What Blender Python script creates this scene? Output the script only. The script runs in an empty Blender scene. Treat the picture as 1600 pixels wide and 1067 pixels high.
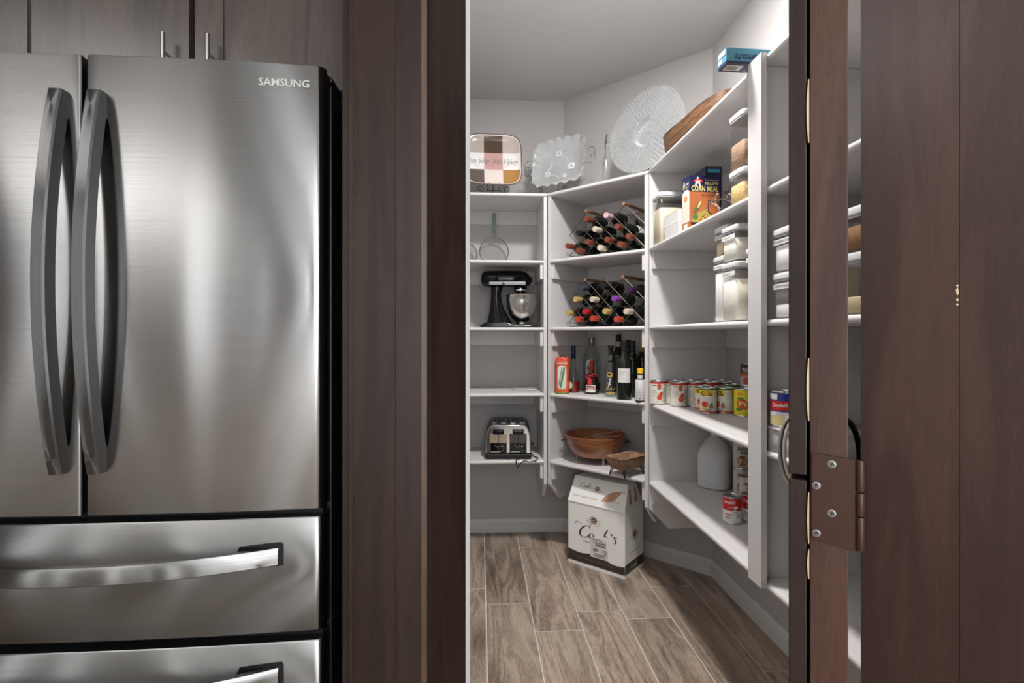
import bpy, bmesh, math, random
from mathutils import Vector, Matrix
random.seed(7)
PI = math.pi
C = bpy.context.scene.collection
# ------------------------------------------------------------------ camera, world, lights, exposure
F = 815.0; TH = math.radians(3.51); EYE = 1.2453; HY = 524.0
sT, cT = math.sin(TH), math.cos(TH)
cam = bpy.data.objects.new('camera', bpy.data.cameras.new('camera')); C.objects.link(cam)
cam.location = (0, 0, EYE); cam.rotation_euler = (PI/2, 0, -TH)
cam.data.sensor_width = 36; cam.data.lens = 36*F/1600; cam.data.shift_y = -(533.5-HY)/1600
cam.data.clip_start = 0.02
sc = bpy.context.scene; sc.camera = cam
sc.view_settings.view_transform = 'Standard'; sc.view_settings.look = 'None'
sc.view_settings.gamma = 1; sc.view_settings.use_curve_mapping = False
sc.view_settings.exposure = 0.0
sc.cycles.max_bounces = 10; sc.cycles.transparent_max_bounces = 16
w = bpy.data.worlds.new('world'); sc.world = w; w.use_nodes = True
w.node_tree.nodes['Background'].inputs[0].default_value = (0.8, 0.85, 0.95, 1)
w.node_tree.nodes['Background'].inputs[1].default_value = 0.6
def light(name, kind, loc, power, color=(1,1,1), rot=(0,0,0), **k):
    l = bpy.data.lights.new(name, kind); l.energy = power; l.color = color
    for a, b in k.items(): setattr(l, a, b)
    o = bpy.data.objects.new(name, l); o.location = loc; o.rotation_euler = rot; C.objects.link(o); return o
light('pantry_lamp', 'AREA', (0.48, 1.68, 2.735), 43, (1.0, 0.975, 0.955), (0,0,0), shape='DISK', size=0.20)
light('pantry_lamp_glow', 'POINT', (0.48, 1.68, 2.66), 9, (1.0, 0.98, 0.965), shadow_soft_size=0.07)
light('kitchen_ceiling_lamp', 'AREA', (-2.1, -0.9, 2.735), 26, (1.0, 0.98, 0.96), (0,0,0), shape='DISK', size=1.5)
light('kitchen_window_light', 'AREA', (0.3, -1.6, 1.55), 46, (0.95, 0.98, 1.0), (PI/2,0,0), shape='RECTANGLE', size=1.5, size_y=2.2)

light('kitchen_ceiling_fill', 'AREA', (1.2, -0.9, 1.9), 15, (1.0, 0.98, 0.96), (PI,0,0), shape='DISK', size=0.8)  # added fill, no real fixture: brightens the kitchen ceiling the refrigerator reflects
# ------------------------------------------------------------------ pixel to world
def ray(px, py):
    u = (px-800)/F
    return Vector((sT+u*cT, cT-u*sT, (HY-py)/F))
def at_k(px, py, k):
    d = ray(px, py); return Vector((d.x*k, d.y*k, EYE+d.z*k))
def at_z(px, py, z):
    d = ray(px, py); k = (z-EYE)/d.z; return Vector((d.x*k, d.y*k, z))
def at_Y(px, py, Y):
    return at_k(px, py, Y/ray(px, py).y)
def at_X(px, py, X):
    return at_k(px, py, X/ray(px, py).x)
def at_sum(px, py, s):
    d = ray(px, py); return at_k(px, py, s/(d.x+d.y))
def on_shelf(px, py, z, back=0.0):
    """base point seen at (px,py) on a surface of height z, moved back along the sight line"""
    d = ray(px, py); k = (z-EYE)/d.z + back; return Vector((d.x*k, d.y*k, z))
def facing(p, extra=0):
    return math.atan2(-p.y, -p.x) + PI/2 + extra

# ------------------------------------------------------------------ materials
MATS = {}
def nodes(m):
    m.use_nodes = True; nt = m.node_tree; b = nt.nodes['Principled BSDF']; return nt, b
def mat(name, col, rough=0.5, metal=0.0, spec=0.5, bump=0, bscale=200, emit=None, trans=0, ior=1.45, coat=0, vary=0, vscale=6, aniso=0, alpha=1):
    if name in MATS: return MATS[name]
    m = bpy.data.materials.new(name); nt, b = nodes(m); I = b.inputs
    I['Base Color'].default_value = (*col, 1); I['Roughness'].default_value = rough; I['Metallic'].default_value = metal
    I['Specular IOR Level'].default_value = spec; I['Transmission Weight'].default_value = trans; I['IOR'].default_value = ior
    I['Coat Weight'].default_value = coat; I['Coat Roughness'].default_value = 0.08; I['Anisotropic'].default_value = aniso
    I['Alpha'].default_value = alpha
    if emit: I['Emission Color'].default_value = (*emit[:3], 1); I['Emission Strength'].default_value = emit[3]
    if vary or bump:
        tc = nt.nodes.new('ShaderNodeTexCoord')
    if vary:
        n = nt.nodes.new('ShaderNodeTexNoise'); n.inputs['Scale'].default_value = vscale; n.inputs['Detail'].default_value = 4
        r = nt.nodes.new('ShaderNodeMix'); r.data_type = 'RGBA'
        r.inputs['A'].default_value = (*[c*(1-vary) for c in col], 1); r.inputs['B'].default_value = (*[min(1, c*(1+vary)) for c in col], 1)
        nt.links.new(tc.outputs['Object'], n.inputs['Vector']); nt.links.new(n.outputs['Fac'], r.inputs['Factor']); nt.links.new(r.outputs['Result'], I['Base Color'])
    if bump:
        n = nt.nodes.new('ShaderNodeTexNoise'); n.inputs['Scale'].default_value = bscale; n.inputs['Detail'].default_value = 3
        bp = nt.nodes.new('ShaderNodeBump'); bp.inputs['Strength'].default_value = bump; bp.inputs['Distance'].default_value = 0.002
        nt.links.new(tc.outputs['Object'], n.inputs['Vector']); nt.links.new(n.outputs['Fac'], bp.inputs['Height']); nt.links.new(bp.outputs['Normal'], I['Normal'])
    MATS[name] = m; return m
def ramp(nt, stops):
    r = nt.nodes.new('ShaderNodeValToRGB'); e = r.color_ramp.elements
    while len(e) < len(stops): e.new(0.5)
    for k, (p, c) in enumerate(stops): e[k].position = p; e[k].color = (*c, 1)
    return r
def wood(name, dark, mid, light_, axis='Z', scale=1.0, rough=0.35, coat=0.3, rings=5, dist=3.5, rnd=False, scratch=True, bump=0.15, knots=0.0, fine=.55, fscale=22, lines=26, spec=.5, cont=.22):
    """grain runs along axis, colour only; fine relief as bump"""
    if name in MATS: return MATS[name]
    m = bpy.data.materials.new(name); nt, b = nodes(m); L = nt.links.new
    tc = nt.nodes.new('ShaderNodeTexCoord'); mp = nt.nodes.new('ShaderNodeMapping')
    s = {'Z': (1, 1, .12), 'X': (.12, 1, 1), 'Y': (1, .12, 1)}[axis]
    mp.inputs['Scale'].default_value = tuple(scale*q for q in s)
    L(tc.outputs['Object'], mp.inputs['Vector'])
    src = mp.outputs['Vector']
    if rnd:
        oi = nt.nodes.new('ShaderNodeObjectInfo'); mul = nt.nodes.new('ShaderNodeVectorMath'); mul.operation = 'SCALE'; mul.inputs['Scale'].default_value = 1
        cx = nt.nodes.new('ShaderNodeCombineXYZ'); ml = nt.nodes.new('ShaderNodeMath'); ml.operation = 'MULTIPLY'; ml.inputs[1].default_value = 37
        L(oi.outputs['Random'], ml.inputs[0]); L(ml.outputs[0], cx.inputs[0]); L(ml.outputs[0], cx.inputs[1]); L(ml.outputs[0], cx.inputs[2])
        ad = nt.nodes.new('ShaderNodeVectorMath'); L(src, ad.inputs[0]); L(cx.outputs[0], ad.inputs[1]); src = ad.outputs[0]
    wv = nt.nodes.new('ShaderNodeTexNoise'); wv.inputs['Scale'].default_value = rings; wv.inputs['Detail'].default_value = 2.5; wv.inputs['Distortion'].default_value = dist*.25
    L(src, wv.inputs['Vector'])
    # growth rings: contour lines of a smooth stretched field
    mm = nt.nodes.new('ShaderNodeMath'); mm.operation = 'MULTIPLY'; mm.inputs[1].default_value = lines; L(wv.outputs['Fac'], mm.inputs[0])
    sn = nt.nodes.new('ShaderNodeMath'); sn.operation = 'SINE'; L(mm.outputs[0], sn.inputs[0])
    mr = nt.nodes.new('ShaderNodeMapRange'); mr.inputs['From Min'].default_value = -1; L(sn.outputs[0], mr.inputs['Value'])
    fn = nt.nodes.new('ShaderNodeTexNoise'); fn.inputs['Scale'].default_value = rings*fscale; fn.inputs['Detail'].default_value = 5; fn.inputs['Roughness'].default_value = .7
    L(src, fn.inputs['Vector'])
    bl = nt.nodes.new('ShaderNodeTexNoise'); bl.inputs['Scale'].default_value = rings*.5; bl.inputs['Detail'].default_value = 5; L(src, bl.inputs['Vector'])
    m1 = nt.nodes.new('ShaderNodeMath'); m1.operation = 'MULTIPLY_ADD'; m1.inputs[1].default_value = cont
    m2 = nt.nodes.new('ShaderNodeMath'); m2.operation = 'MULTIPLY_ADD'; m2.inputs[1].default_value = .75; m2.inputs[2].default_value = -.30-(fine-.55)*.5
    m3 = nt.nodes.new('ShaderNodeMath'); m3.operation = 'MULTIPLY_ADD'; m3.inputs[1].default_value = fine
    L(fn.outputs['Fac'], m3.inputs[0]); L(m2.outputs[0], m3.inputs[2])
    L(bl.outputs['Fac'], m2.inputs[0]); L(mr.outputs['Result'], m1.inputs[0]); L(m3.outputs[0], m1.inputs[2])
    r = ramp(nt, [(0.12, dark), (0.45, mid), (0.85, light_)]); L(m1.outputs[0], r.inputs[0])
    out = r.outputs[0]
    if rnd:
        hv = nt.nodes.new('ShaderNodeHueSaturation'); mr2 = nt.nodes.new('ShaderNodeMapRange'); mr2.inputs['To Min'].default_value = .86; mr2.inputs['To Max'].default_value = 1.14
        L(oi.outputs['Random'], mr2.inputs['Value']); L(mr2.outputs[0], hv.inputs['Value']); L(out, hv.inputs['Color']); out = hv.outputs[0]
    if knots:
        vo = nt.nodes.new('ShaderNodeTexVoronoi'); mpk = nt.nodes.new('ShaderNodeVectorMath'); mpk.operation = 'MULTIPLY'
        mpk.inputs[1].default_value = (5.5, 11.0, 1) if axis == 'Y' else (1, 1, 1)
        L(src, mpk.inputs[0]); nz = nt.nodes.new('ShaderNodeTexNoise'); nz.inputs['Scale'].default_value = 9; L(src, nz.inputs['Vector'])
        av = nt.nodes.new('ShaderNodeVectorMath'); L(mpk.outputs[0], av.inputs[0]); L(nz.outputs['Color'], av.inputs[1]); L(av.outputs[0], vo.inputs['Vector']); vo.inputs['Scale'].default_value = 1.0
        kr = ramp(nt, [(0.0, (1, 1, 1)), (0.14, (.6, .6, .6)), (0.42, (0, 0, 0))]); L(vo.outputs['Distance'], kr.inputs[0])
        km = nt.nodes.new('ShaderNodeMath'); km.operation = 'MULTIPLY'; km.inputs[1].default_value = knots; L(kr.outputs[0], km.inputs[0])
        mx = nt.nodes.new('ShaderNodeMix'); mx.data_type = 'RGBA'; L(km.outputs[0], mx.inputs['Factor']); L(out, mx.inputs['A']); mx.inputs['B'].default_value = (*[c*.7 for c in dark], 1); out = mx.outputs['Result']
    L(out, b.inputs['Base Color'])
    b.inputs['Roughness'].default_value = rough; b.inputs['Coat Weight'].default_value = coat; b.inputs['Coat Roughness'].default_value = .25; b.inputs['Specular IOR Level'].default_value = spec
    bp = nt.nodes.new('ShaderNodeBump'); bp.inputs['Strength'].default_value = bump; bp.inputs['Distance'].default_value = .001
    L(fn.outputs['Fac'], bp.inputs['Height']); L(bp.outputs[0], b.inputs['Normal'])
    MATS[name] = m; return m
def steel(name, col, rough, vertical=False, wave=0.0):
    if name in MATS: return MATS[name]
    m = bpy.data.materials.new(name); nt, b = nodes(m); L = nt.links.new
    tc = nt.nodes.new('ShaderNodeTexCoord'); mp = nt.nodes.new('ShaderNodeMapping')
    mp.inputs['Scale'].default_value = (900, 900, 4) if vertical else (5, 5, 1100)
    L(tc.outputs['Object'], mp.inputs['Vector'])
    n = nt.nodes.new('ShaderNodeTexNoise'); n.inputs['Scale'].default_value = 1; n.inputs['Detail'].default_value = 3; L(mp.outputs[0], n.inputs['Vector'])
    r = ramp(nt, [(0.3, tuple(c*.9 for c in col)), (0.7, tuple(min(1, c*1.08) for c in col))]); L(n.outputs['Fac'], r.inputs[0]); L(r.outputs[0], b.inputs['Base Color'])
    b.inputs['Metallic'].default_value = 1; b.inputs['Roughness'].default_value = rough
    b.inputs['Anisotropic'].default_value = 1.0; b.inputs['Anisotropic Rotation'].default_value = 0.0 if vertical else 0.25
    tg = nt.nodes.new('ShaderNodeTangent'); tg.direction_type = 'RADIAL'; tg.axis = 'Z'; L(tg.outputs[0], b.inputs['Tangent'])
    bp = nt.nodes.new('ShaderNodeBump'); bp.inputs['Strength'].default_value = .06; bp.inputs['Distance'].default_value = .0004; L(n.outputs['Fac'], bp.inputs['Height'])
    last = bp
    if wave:
        mp2 = nt.nodes.new('ShaderNodeMapping'); mp2.inputs['Scale'].default_value = (9, 1, .16); L(tc.outputs['Object'], mp2.inputs['Vector'])
        n2 = nt.nodes.new('ShaderNodeTexNoise'); n2.inputs['Scale'].default_value = 1; n2.inputs['Detail'].default_value = 1.0; L(mp2.outputs[0], n2.inputs['Vector'])
        b2 = nt.nodes.new('ShaderNodeBump'); b2.inputs['Strength'].default_value = 1; b2.inputs['Distance'].default_value = wave; L(n2.outputs['Fac'], b2.inputs['Height']); L(bp.outputs[0], b2.inputs['Normal']); last = b2
    L(last.outputs[0], b.inputs['Normal'])
    MATS[name] = m; return m
def clear(name, tint=(1, 1, 1), ior=1.4, rough=.03):
    """thin clear plastic or glass: see-through with Fresnel gloss"""
    if name in MATS: return MATS[name]
    m = bpy.data.materials.new(name); m.use_nodes = True; nt = m.node_tree; nt.nodes.clear(); L = nt.links.new
    o = nt.nodes.new('ShaderNodeOutputMaterial'); t = nt.nodes.new('ShaderNodeBsdfTransparent'); t.inputs[0].default_value = (*tint, 1)
    g = nt.nodes.new('ShaderNodeBsdfGlossy'); g.inputs['Roughness'].default_value = rough
    lw = nt.nodes.new('ShaderNodeLayerWeight'); lw.inputs[0].default_value = .5; pw = nt.nodes.new('ShaderNodeMath'); pw.operation = 'POWER'; pw.inputs[1].default_value = 4.0
    f = nt.nodes.new('ShaderNodeMath'); f.operation = 'MULTIPLY_ADD'; f.inputs[1].default_value = .75; f.inputs[2].default_value = (ior-1)**2/(ior+1)**2+.01
    L(lw.outputs['Facing'], pw.inputs[0]); L(pw.outputs[0], f.inputs[0]); mx = nt.nodes.new('ShaderNodeMixShader')
    L(f.outputs[0], mx.inputs[0]); L(t.outputs[0], mx.inputs[1]); L(g.outputs[0], mx.inputs[2]); L(mx.outputs[0], o.inputs[0])
    MATS[name] = m; return m

WHITE = mat('white_paint', (.60, .585, .578), .34, bump=.05, bscale=60)
WALL = mat('wall_paint', (.47, .456, .452), .75, bump=.25, bscale=140)
CEIL = mat('ceiling_texture', (.54, .535, .53), .85, bump=.6, bscale=55)
KIT = mat('kitchen_paint', (.62, .61, .60), .8)
TRIMW = mat('baseboard_paint', (.66, .65, .64), .4)
DK = wood('dark_stained_wood', (.010, .0050, .0034), (.022, .0115, .0078), (.040, .0215, .0145), 'Z', 3.0, .42, .0, rings=3.2, spec=.22)
DKR = wood('door_face_wood', (.014, .0054, .0038), (.030, .0120, .0083), (.060, .027, .0175), 'Z', 4.0, .36, .25, rings=4.5, dist=2, spec=.35)
DK2 = wood('dark_stained_wood_fine', (.011, .0056, .0040), (.021, .0112, .0082), (.032, .0175, .0125), 'Z', 5.0, .42, .0, rings=4, dist=1, spec=.25)
DKE = wood('brown_edge_wood', (.035, .016, .008), (.065, .030, .014), (.10, .05, .025), 'Z', 6.0, .42, .25, rings=4, dist=1)
DKG = wood('door_edge_wood', (.018, .0085, .006), (.042, .018, .012), (.085, .040, .026), 'Z', 4.0, .42, .05, rings=4, dist=2, spec=.3)
CABW = wood('cabinet_wood', (.030, .022, .019), (.058, .044, .038), (.105, .074, .058), 'Z', 2.2, .27, .6, rings=2.6, dist=5)
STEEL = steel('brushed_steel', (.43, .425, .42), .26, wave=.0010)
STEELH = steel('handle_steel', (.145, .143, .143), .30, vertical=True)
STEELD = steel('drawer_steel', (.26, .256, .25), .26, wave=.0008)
BLACKP = mat('black_plastic', (.006, .006, .007), .35)
BLACKG = mat('black_gloss', (.0025, .0025, .003), .10, spec=.35)
CHROME = mat('chrome', (.6, .6, .6), .12, 1)
SATIN = mat('satin_nickel', (.55, .52, .48), .3, 1)
IRON = mat('black_iron', (.010, .009, .009), .45, .3)
PAPERW = mat('white_card', (.62, .615, .60), .55)
INK = mat('black_ink', (.012, .011, .012), .6)
GREYINK = mat('grey_ink', (.14, .14, .15), .6)

# ------------------------------------------------------------------ mesh builder
class MB:
    def __init__(s): s.v = []; s.f = []; s.mi = []; s.m = 0; s.M = None
    def add(s, vs, fs):
        n = len(s.v)
        for p in vs:
            p = Vector(p); s.v.append(s.M @ p if s.M else p)
        for f in fs: s.f.append(tuple(n+i for i in f)); s.mi.append(s.m)
        return s
    def box(s, x0, x1, y0, y1, z0, z1):
        return s.add([(x0,y0,z0),(x1,y0,z0),(x1,y1,z0),(x0,y1,z0),(x0,y0,z1),(x1,y0,z1),(x1,y1,z1),(x0,y1,z1)],
                     [(0,3,2,1),(4,5,6,7),(0,1,5,4),(1,2,6,5),(2,3,7,6),(3,0,4,7)])
    def cbox(s, c, d):
        return s.box(c[0]-d[0]/2, c[0]+d[0]/2, c[1]-d[1]/2, c[1]+d[1]/2, c[2]-d[2]/2, c[2]+d[2]/2)
    def prism(s, poly, z0, z1):
        n = len(poly); a = sum(poly[i][0]*poly[(i+1)%n][1]-poly[(i+1)%n][0]*poly[i][1] for i in range(n))
        if a < 0: poly = poly[::-1]
        return s.add([(p[0], p[1], z0) for p in poly]+[(p[0], p[1], z1) for p in poly],
                     [tuple(range(n))[::-1], tuple(range(n, 2*n))]+[(i, (i+1)%n, n+(i+1)%n, n+i) for i in range(n)])
    def extr(s, poly, A, B, fn):
        """closed 2D section poly swept from A to B; fn(p, end) -> 3D point"""
        n = len(poly)
        return s.add([fn(p, A) for p in poly]+[fn(p, B) for p in poly],
                     [tuple(range(n))[::-1], tuple(range(n, 2*n))]+[(i, (i+1)%n, n+(i+1)%n, n+i) for i in range(n)])
    def lathe(s, prof, seg=24, c=(0,0,0), sx=1, sy=1):
        vs = []; fs = []; n = len(prof)
        for r, z in prof:
            for k in range(seg):
                a = 2*PI*k/seg; vs.append((c[0]+r*math.cos(a)*sx, c[1]+r*math.sin(a)*sy, c[2]+z))
        for i in range(n-1):
            for k in range(seg):
                k2 = (k+1)%seg; fs.append((i*seg+k, i*seg+k2, (i+1)*seg+k2, (i+1)*seg+k))
        if prof[0][0] > 1e-6: fs.append(tuple(range(seg))[::-1])
        if prof[-1][0] > 1e-6: fs.append(tuple((n-1)*seg+k for k in range(seg)))
        return s.add(vs, fs)
    def tube(s, pts, r, seg=8, closed=False, flat=1.0):
        pts = [Vector(p) for p in pts]; n = len(pts); vs = []; fs = []
        up = Vector((0, 0, 1)); prev = None
        for i, p in enumerate(pts):
            if closed: t = pts[(i+1)%n]-pts[i-1]
            else: t = pts[min(i+1, n-1)]-pts[max(i-1, 0)]
            t.normalize()
            if prev is None:
                a = t.cross(up)
                if a.length < .1: a = t.cross(Vector((1, 0, 0)))
            else:
                a = prev - t*prev.dot(t)
                if a.length < 1e-4: a = t.cross(up)
            a.normalize(); prev = a; b = t.cross(a)
            rr = r(i/(max(1, n-1))) if callable(r) else r
            for k in range(seg):
                q = 2*PI*k/seg; vs.append(p+a*math.cos(q)*rr*flat+b*math.sin(q)*rr)
        m = n if closed else n-1
        for i in range(m):
            j = (i+1)%n
            for k in range(seg):
                k2 = (k+1)%seg; fs.append((i*seg+k, j*seg+k, j*seg+k2, i*seg+k2))
        if not closed: fs += [tuple(range(seg)), tuple((n-1)*seg+k for k in range(seg))[::-1]]
        return s.add(vs, fs)
    def grid(s, fn, nu, nv, cu=False, flip=False):
        vs = [fn(i/(nu if cu else nu-1), j/(nv-1)) for j in range(nv) for i in range(nu)]; fs = []
        for j in range(nv-1):
            for i in range(nu if cu else nu-1):
                i2 = (i+1)%nu; q = (j*nu+i, j*nu+i2, (j+1)*nu+i2, (j+1)*nu+i); fs.append(q[::-1] if flip else q)
        return s.add(vs, fs)
    def ball(s, c, r, seg=12, rings=8):
        rx, ry, rz = r if isinstance(r, tuple) else (r, r, r)
        return s.lathe([(max(1e-7, math.sin(PI*i/rings)), -math.cos(PI*i/rings)) for i in range(rings+1)], seg) if False else s.grid(
            lambda u, v: (c[0]+rx*math.sin(PI*(.001+.998*v))*math.cos(2*PI*u), c[1]+ry*math.sin(PI*(.001+.998*v))*math.sin(2*PI*u), c[2]-rz*math.cos(PI*(.001+.998*v))), seg, rings+1, cu=True)
    def build(s, name, mats, parent=None, smooth=True, bevel=0, ang=35, kind=None, seg=2):
        me = bpy.data.meshes.new(name); me.from_pydata([tuple(p) for p in s.v], [], s.f)
        for m in (mats if isinstance(mats, (list, tuple)) else [mats]): me.materials.append(m)
        if any(s.mi): me.polygons.foreach_set('material_index', s.mi)
        me.update()
        if smooth:
            me.polygons.foreach_set('use_smooth', [True]*len(me.polygons)); me.set_sharp_from_angle(angle=math.radians(ang))
        o = bpy.data.objects.new(name, me); C.objects.link(o)
        if parent: o.parent = parent
        if kind: o['kind'] = kind
        if bevel:
            b = o.modifiers.new('bevel', 'BEVEL'); b.width = bevel; b.segments = seg; b.limit_method = 'ANGLE'; b.angle_limit = math.radians(40)
            if smooth: b.harden_normals = False
        return o
def tag(o, label, cat, group=None):
    o['label'] = label; o['category'] = cat
    if group: o['group'] = group
    return o
def thing(name, label, cat, loc=(0,0,0), rotz=0, group=None):
    o = bpy.data.objects.new(name, None); C.objects.link(o); o.empty_display_size = .05
    o.location = loc; o.rotation_euler = (0, 0, rotz); return tag(o, label, cat, group)
def struct(o): o['kind'] = 'structure'; return o
def catmull(pts, n=6, closed=False):
    P = [Vector(p) for p in pts]; out = []; m = len(P)
    rng = range(m if closed else m-1)
    for i in rng:
        p0 = P[(i-1)%m] if closed or i > 0 else P[0]*2-P[1]
        p1, p2 = P[i], P[(i+1)%m]
        p3 = P[(i+2)%m] if closed or i+2 < m else P[-1]*2-P[-2]
        for k in range(n):
            t = k/n
            out.append(.5*((2*p1)+(p2-p0)*t+(2*p0-5*p1+4*p2-p3)*t*t+(3*p1-p0-3*p2+p3)*t**3))
    if not closed: out.append(P[-1])
    return out
# ---- printed matter: surfaces that take 2D artwork
class Plane:
    def __init__(s, o, r, u):
        s.o = Vector(o); s.r = Vector(r).normalized(); s.u = Vector(u).normalized(); s.n = s.r.cross(s.u)
    def __call__(s, x, y, off): return s.o+s.r*x+s.u*y+s.n*off
class Cyl:
    """upright cylinder of radius R about (0,0), x is arc length from the front (-Y), y is z"""
    def __init__(s, R): s.R = R
    def __call__(s, x, y, off):
        a = -PI/2+x/s.R; return Vector(((s.R+off)*math.cos(a), (s.R+off)*math.sin(a), y))
TXT = {}
def text_geo(body, shear=0, bold=0):
    k = (body, shear, bold)
    if k in TXT: return TXT[k]
    cu = bpy.data.curves.new('t', 'FONT'); cu.body = body; cu.size = 1; cu.resolution_u = 2; cu.shear = shear; cu.offset = bold; cu.dimensions = '2D'; cu.fill_mode = 'BOTH'
    o = bpy.data.objects.new('t', cu); C.objects.link(o)
    dg = bpy.context.evaluated_depsgraph_get(); me = bpy.data.meshes.new_from_object(o.evaluated_get(dg))
    vs = [(v.co.x, v.co.y) for v in me.vertices]; fs = [tuple(p.vertices) for p in me.polygons]
    bpy.data.meshes.remove(me); bpy.data.objects.remove(o); bpy.data.curves.remove(cu)
    x0 = min(v[0] for v in vs); x1 = max(v[0] for v in vs); y0 = min(v[1] for v in vs); y1 = max(v[1] for v in vs)
    TXT[k] = (vs, fs, x0, x1, y0, y1); return TXT[k]
class Art:
    def __init__(s, surf): s.S = surf; s.mb = MB()
    def text(s, body, cx, cy, w, h, shear=0, bold=0, off=.0006, m=0, rot=0):
        vs, fs, x0, x1, y0, y1 = text_geo(body, shear, bold); s.mb.m = m
        cr, sr = math.cos(rot), math.sin(rot); out = []
        for x, y in vs:
            a = ((x-x0)/(x1-x0)-.5)*w; b = ((y-y0)/(y1-y0)-.5)*h
            out.append(s.S(cx+a*cr-b*sr, cy+a*sr+b*cr, off))
        s.mb.add(out, fs)
    def rect(s, x0, x1, y0, y1, off=.0004, m=0, n=1):
        s.mb.m = m
        for i in range(n):
            a = x0+(x1-x0)*i/n; b = x0+(x1-x0)*(i+1)/n
            s.mb.add([s.S(a, y0, off), s.S(b, y0, off), s.S(b, y1, off), s.S(a, y1, off)], [(0, 1, 2, 3)])
    def poly(s, pts, off=.0005, m=0):
        s.mb.m = m; cx = sum(p[0] for p in pts)/len(pts); cy = sum(p[1] for p in pts)/len(pts); n = len(pts)
        s.mb.add([s.S(p[0], p[1], off) for p in pts]+[s.S(cx, cy, off)], [(i, (i+1)%n, n) for i in range(n)])
    def blob(s, cx, cy, rx, ry, off=.0005, m=0, n=14, rot=0):
        s.poly([(cx+rx*math.cos(a)*math.cos(rot)-ry*math.sin(a)*math.sin(rot), cy+rx*math.cos(a)*math.sin(rot)+ry*math.sin(a)*math.cos(rot)) for a in [2*PI*k/n for k in range(n)]], off, m)
    def pen(s, pts, wmin, wmax, off=.0006, m=0, n=5):
        """broad-nib stroke: thick going down, thin going across"""
        P = catmull([(p[0], p[1], 0) for p in pts], n); s.mb.m = m; vs = []
        for i, p in enumerate(P):
            t = (P[min(i+1, len(P)-1)]-P[max(i-1, 0)]).normalized()
            k = i/(len(P)-1); wd = (wmin+(wmax-wmin)*abs(t.y)**1.5)*min(1, .35+4*k, .35+4*(1-k))/2
            q = Vector((-t.y, t.x, 0))
            vs += [s.S(p.x-q.x*wd, p.y-q.y*wd, off), s.S(p.x+q.x*wd, p.y+q.y*wd, off)]
        s.mb.add(vs, [(2*i, 2*i+2, 2*i+3, 2*i+1) for i in range(len(P)-1)])
    def build(s, name, mats, parent): return s.mb.build(name, mats, parent, smooth=False)
# ------------------------------------------------------------------ room shell
CZ = 2.74; WB = 3.306; WR = 1.205; SUM = 3.84; WL = -0.20
C1 = (SUM-WB, WB); C2 = (WR, SUM-WR)
PL = Vector((-.095, .98)); PR = Vector((.358, .479))
E2 = (PR-PL).normalized(); N2 = Vector((-E2.y, E2.x))          # along the diagonal opening, and into the pantry
def DG(s, t): return PR+E2*s+N2*t                              # s past the hinge corner, t into the pantry
def wallpoly(name, poly, z0, z1, m): return struct(MB().prism(poly, z0, z1).build(name, m, smooth=False))
wallpoly('wall_back', [(WL-.06, WB), C1, (C1[0]+.05, WB+.12), (WL-.06, WB+.12)], 0, CZ, WALL)
wallpoly('wall_corner', [C1, C2, (C2[0]+.12, C2[1]+.05), (C1[0]+.05, C1[1]+.12)], 0, CZ, WALL)
wallpoly('wall_right', [C2, (WR, -.30), (WR+.12, -.30), (WR+.12, C2[1]+.05)], 0, CZ, WALL)
q1 = DG(0, .1)
wallpoly('wall_left', [(WL, 1.04), (WL, WB), (WL-.037, WB), (WL-.037, 1.04)], 0, CZ, WALL)
# kitchen shell
KX0, KX1, KY0 = -4.2, 2.6, -1.75
wallpoly('wall_kitchen_left', [(KX0, KY0), (KX0, 1.95), (KX0-.1, 1.95), (KX0-.1, KY0)], 0, CZ, KIT)
wallpoly('wall_kitchen_right', [(KX1, KY0), (KX1, -.30), (KX1+.1, -.30), (KX1+.1, KY0)], 0, CZ, KIT)
wallpoly('wall_kitchen_side', [(WR, -.30), (KX1, -.30), (KX1, -.20), (WR+.12, -.20)], 0, CZ, KIT)
wallpoly('wall_kitchen_back', [(KX0, 1.90), (WL-.055, 1.90), (WL-.055, 1.98), (KX0, 1.98)], 0, CZ, KIT)
wallpoly('wall_kitchen_cabinets', [(KX0, 1.30), (-1.235, 1.30), (-1.235, 1.36), (KX0, 1.36)], 0, CZ, CABW)
# unseen rear kitchen wall; most glowing slots shaped for the refrigerator's reflected streaks
SLOTS = [(-3.3, -3.05), (-2.72, -2.56), (-1.86, -1.68), (-1.47, -1.42), (-1.28, -1.21), (-.90, -.70), (.2, 1.6)]
xs = [KX0]+[v for w_ in SLOTS for v in w_]+[KX1]
mb = MB()
for i in range(0, len(xs), 2): mb.box(xs[i], xs[i+1], KY0-.1, KY0, 0, CZ)
for a, b_ in SLOTS: mb.box(a, b_, KY0-.1, KY0, 0, .06); mb.box(a, b_, KY0-.1, KY0, 2.66, CZ)
struct(mb.build('wall_kitchen_rear', mat('rear_wall_paint', (.24, .235, .23), .8), smooth=False))
GLOW = mat('glow_pane', (1, 1, 1), .5, emit=(.95, .98, 1.0, 2.9))
for i, (a, b_) in enumerate(SLOTS):
    struct(MB().box(a, b_, KY0-.07, KY0-.06, .06, 2.66).build('window_%d' % (i+1), GLOW, smooth=False))  # panes added as bright strips for the steel to reflect
struct(MB().box(KX0-.1, KX1+.1, KY0-.1, WB+.12, CZ, CZ+.06).build('ceiling', CEIL, smooth=False))

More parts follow.
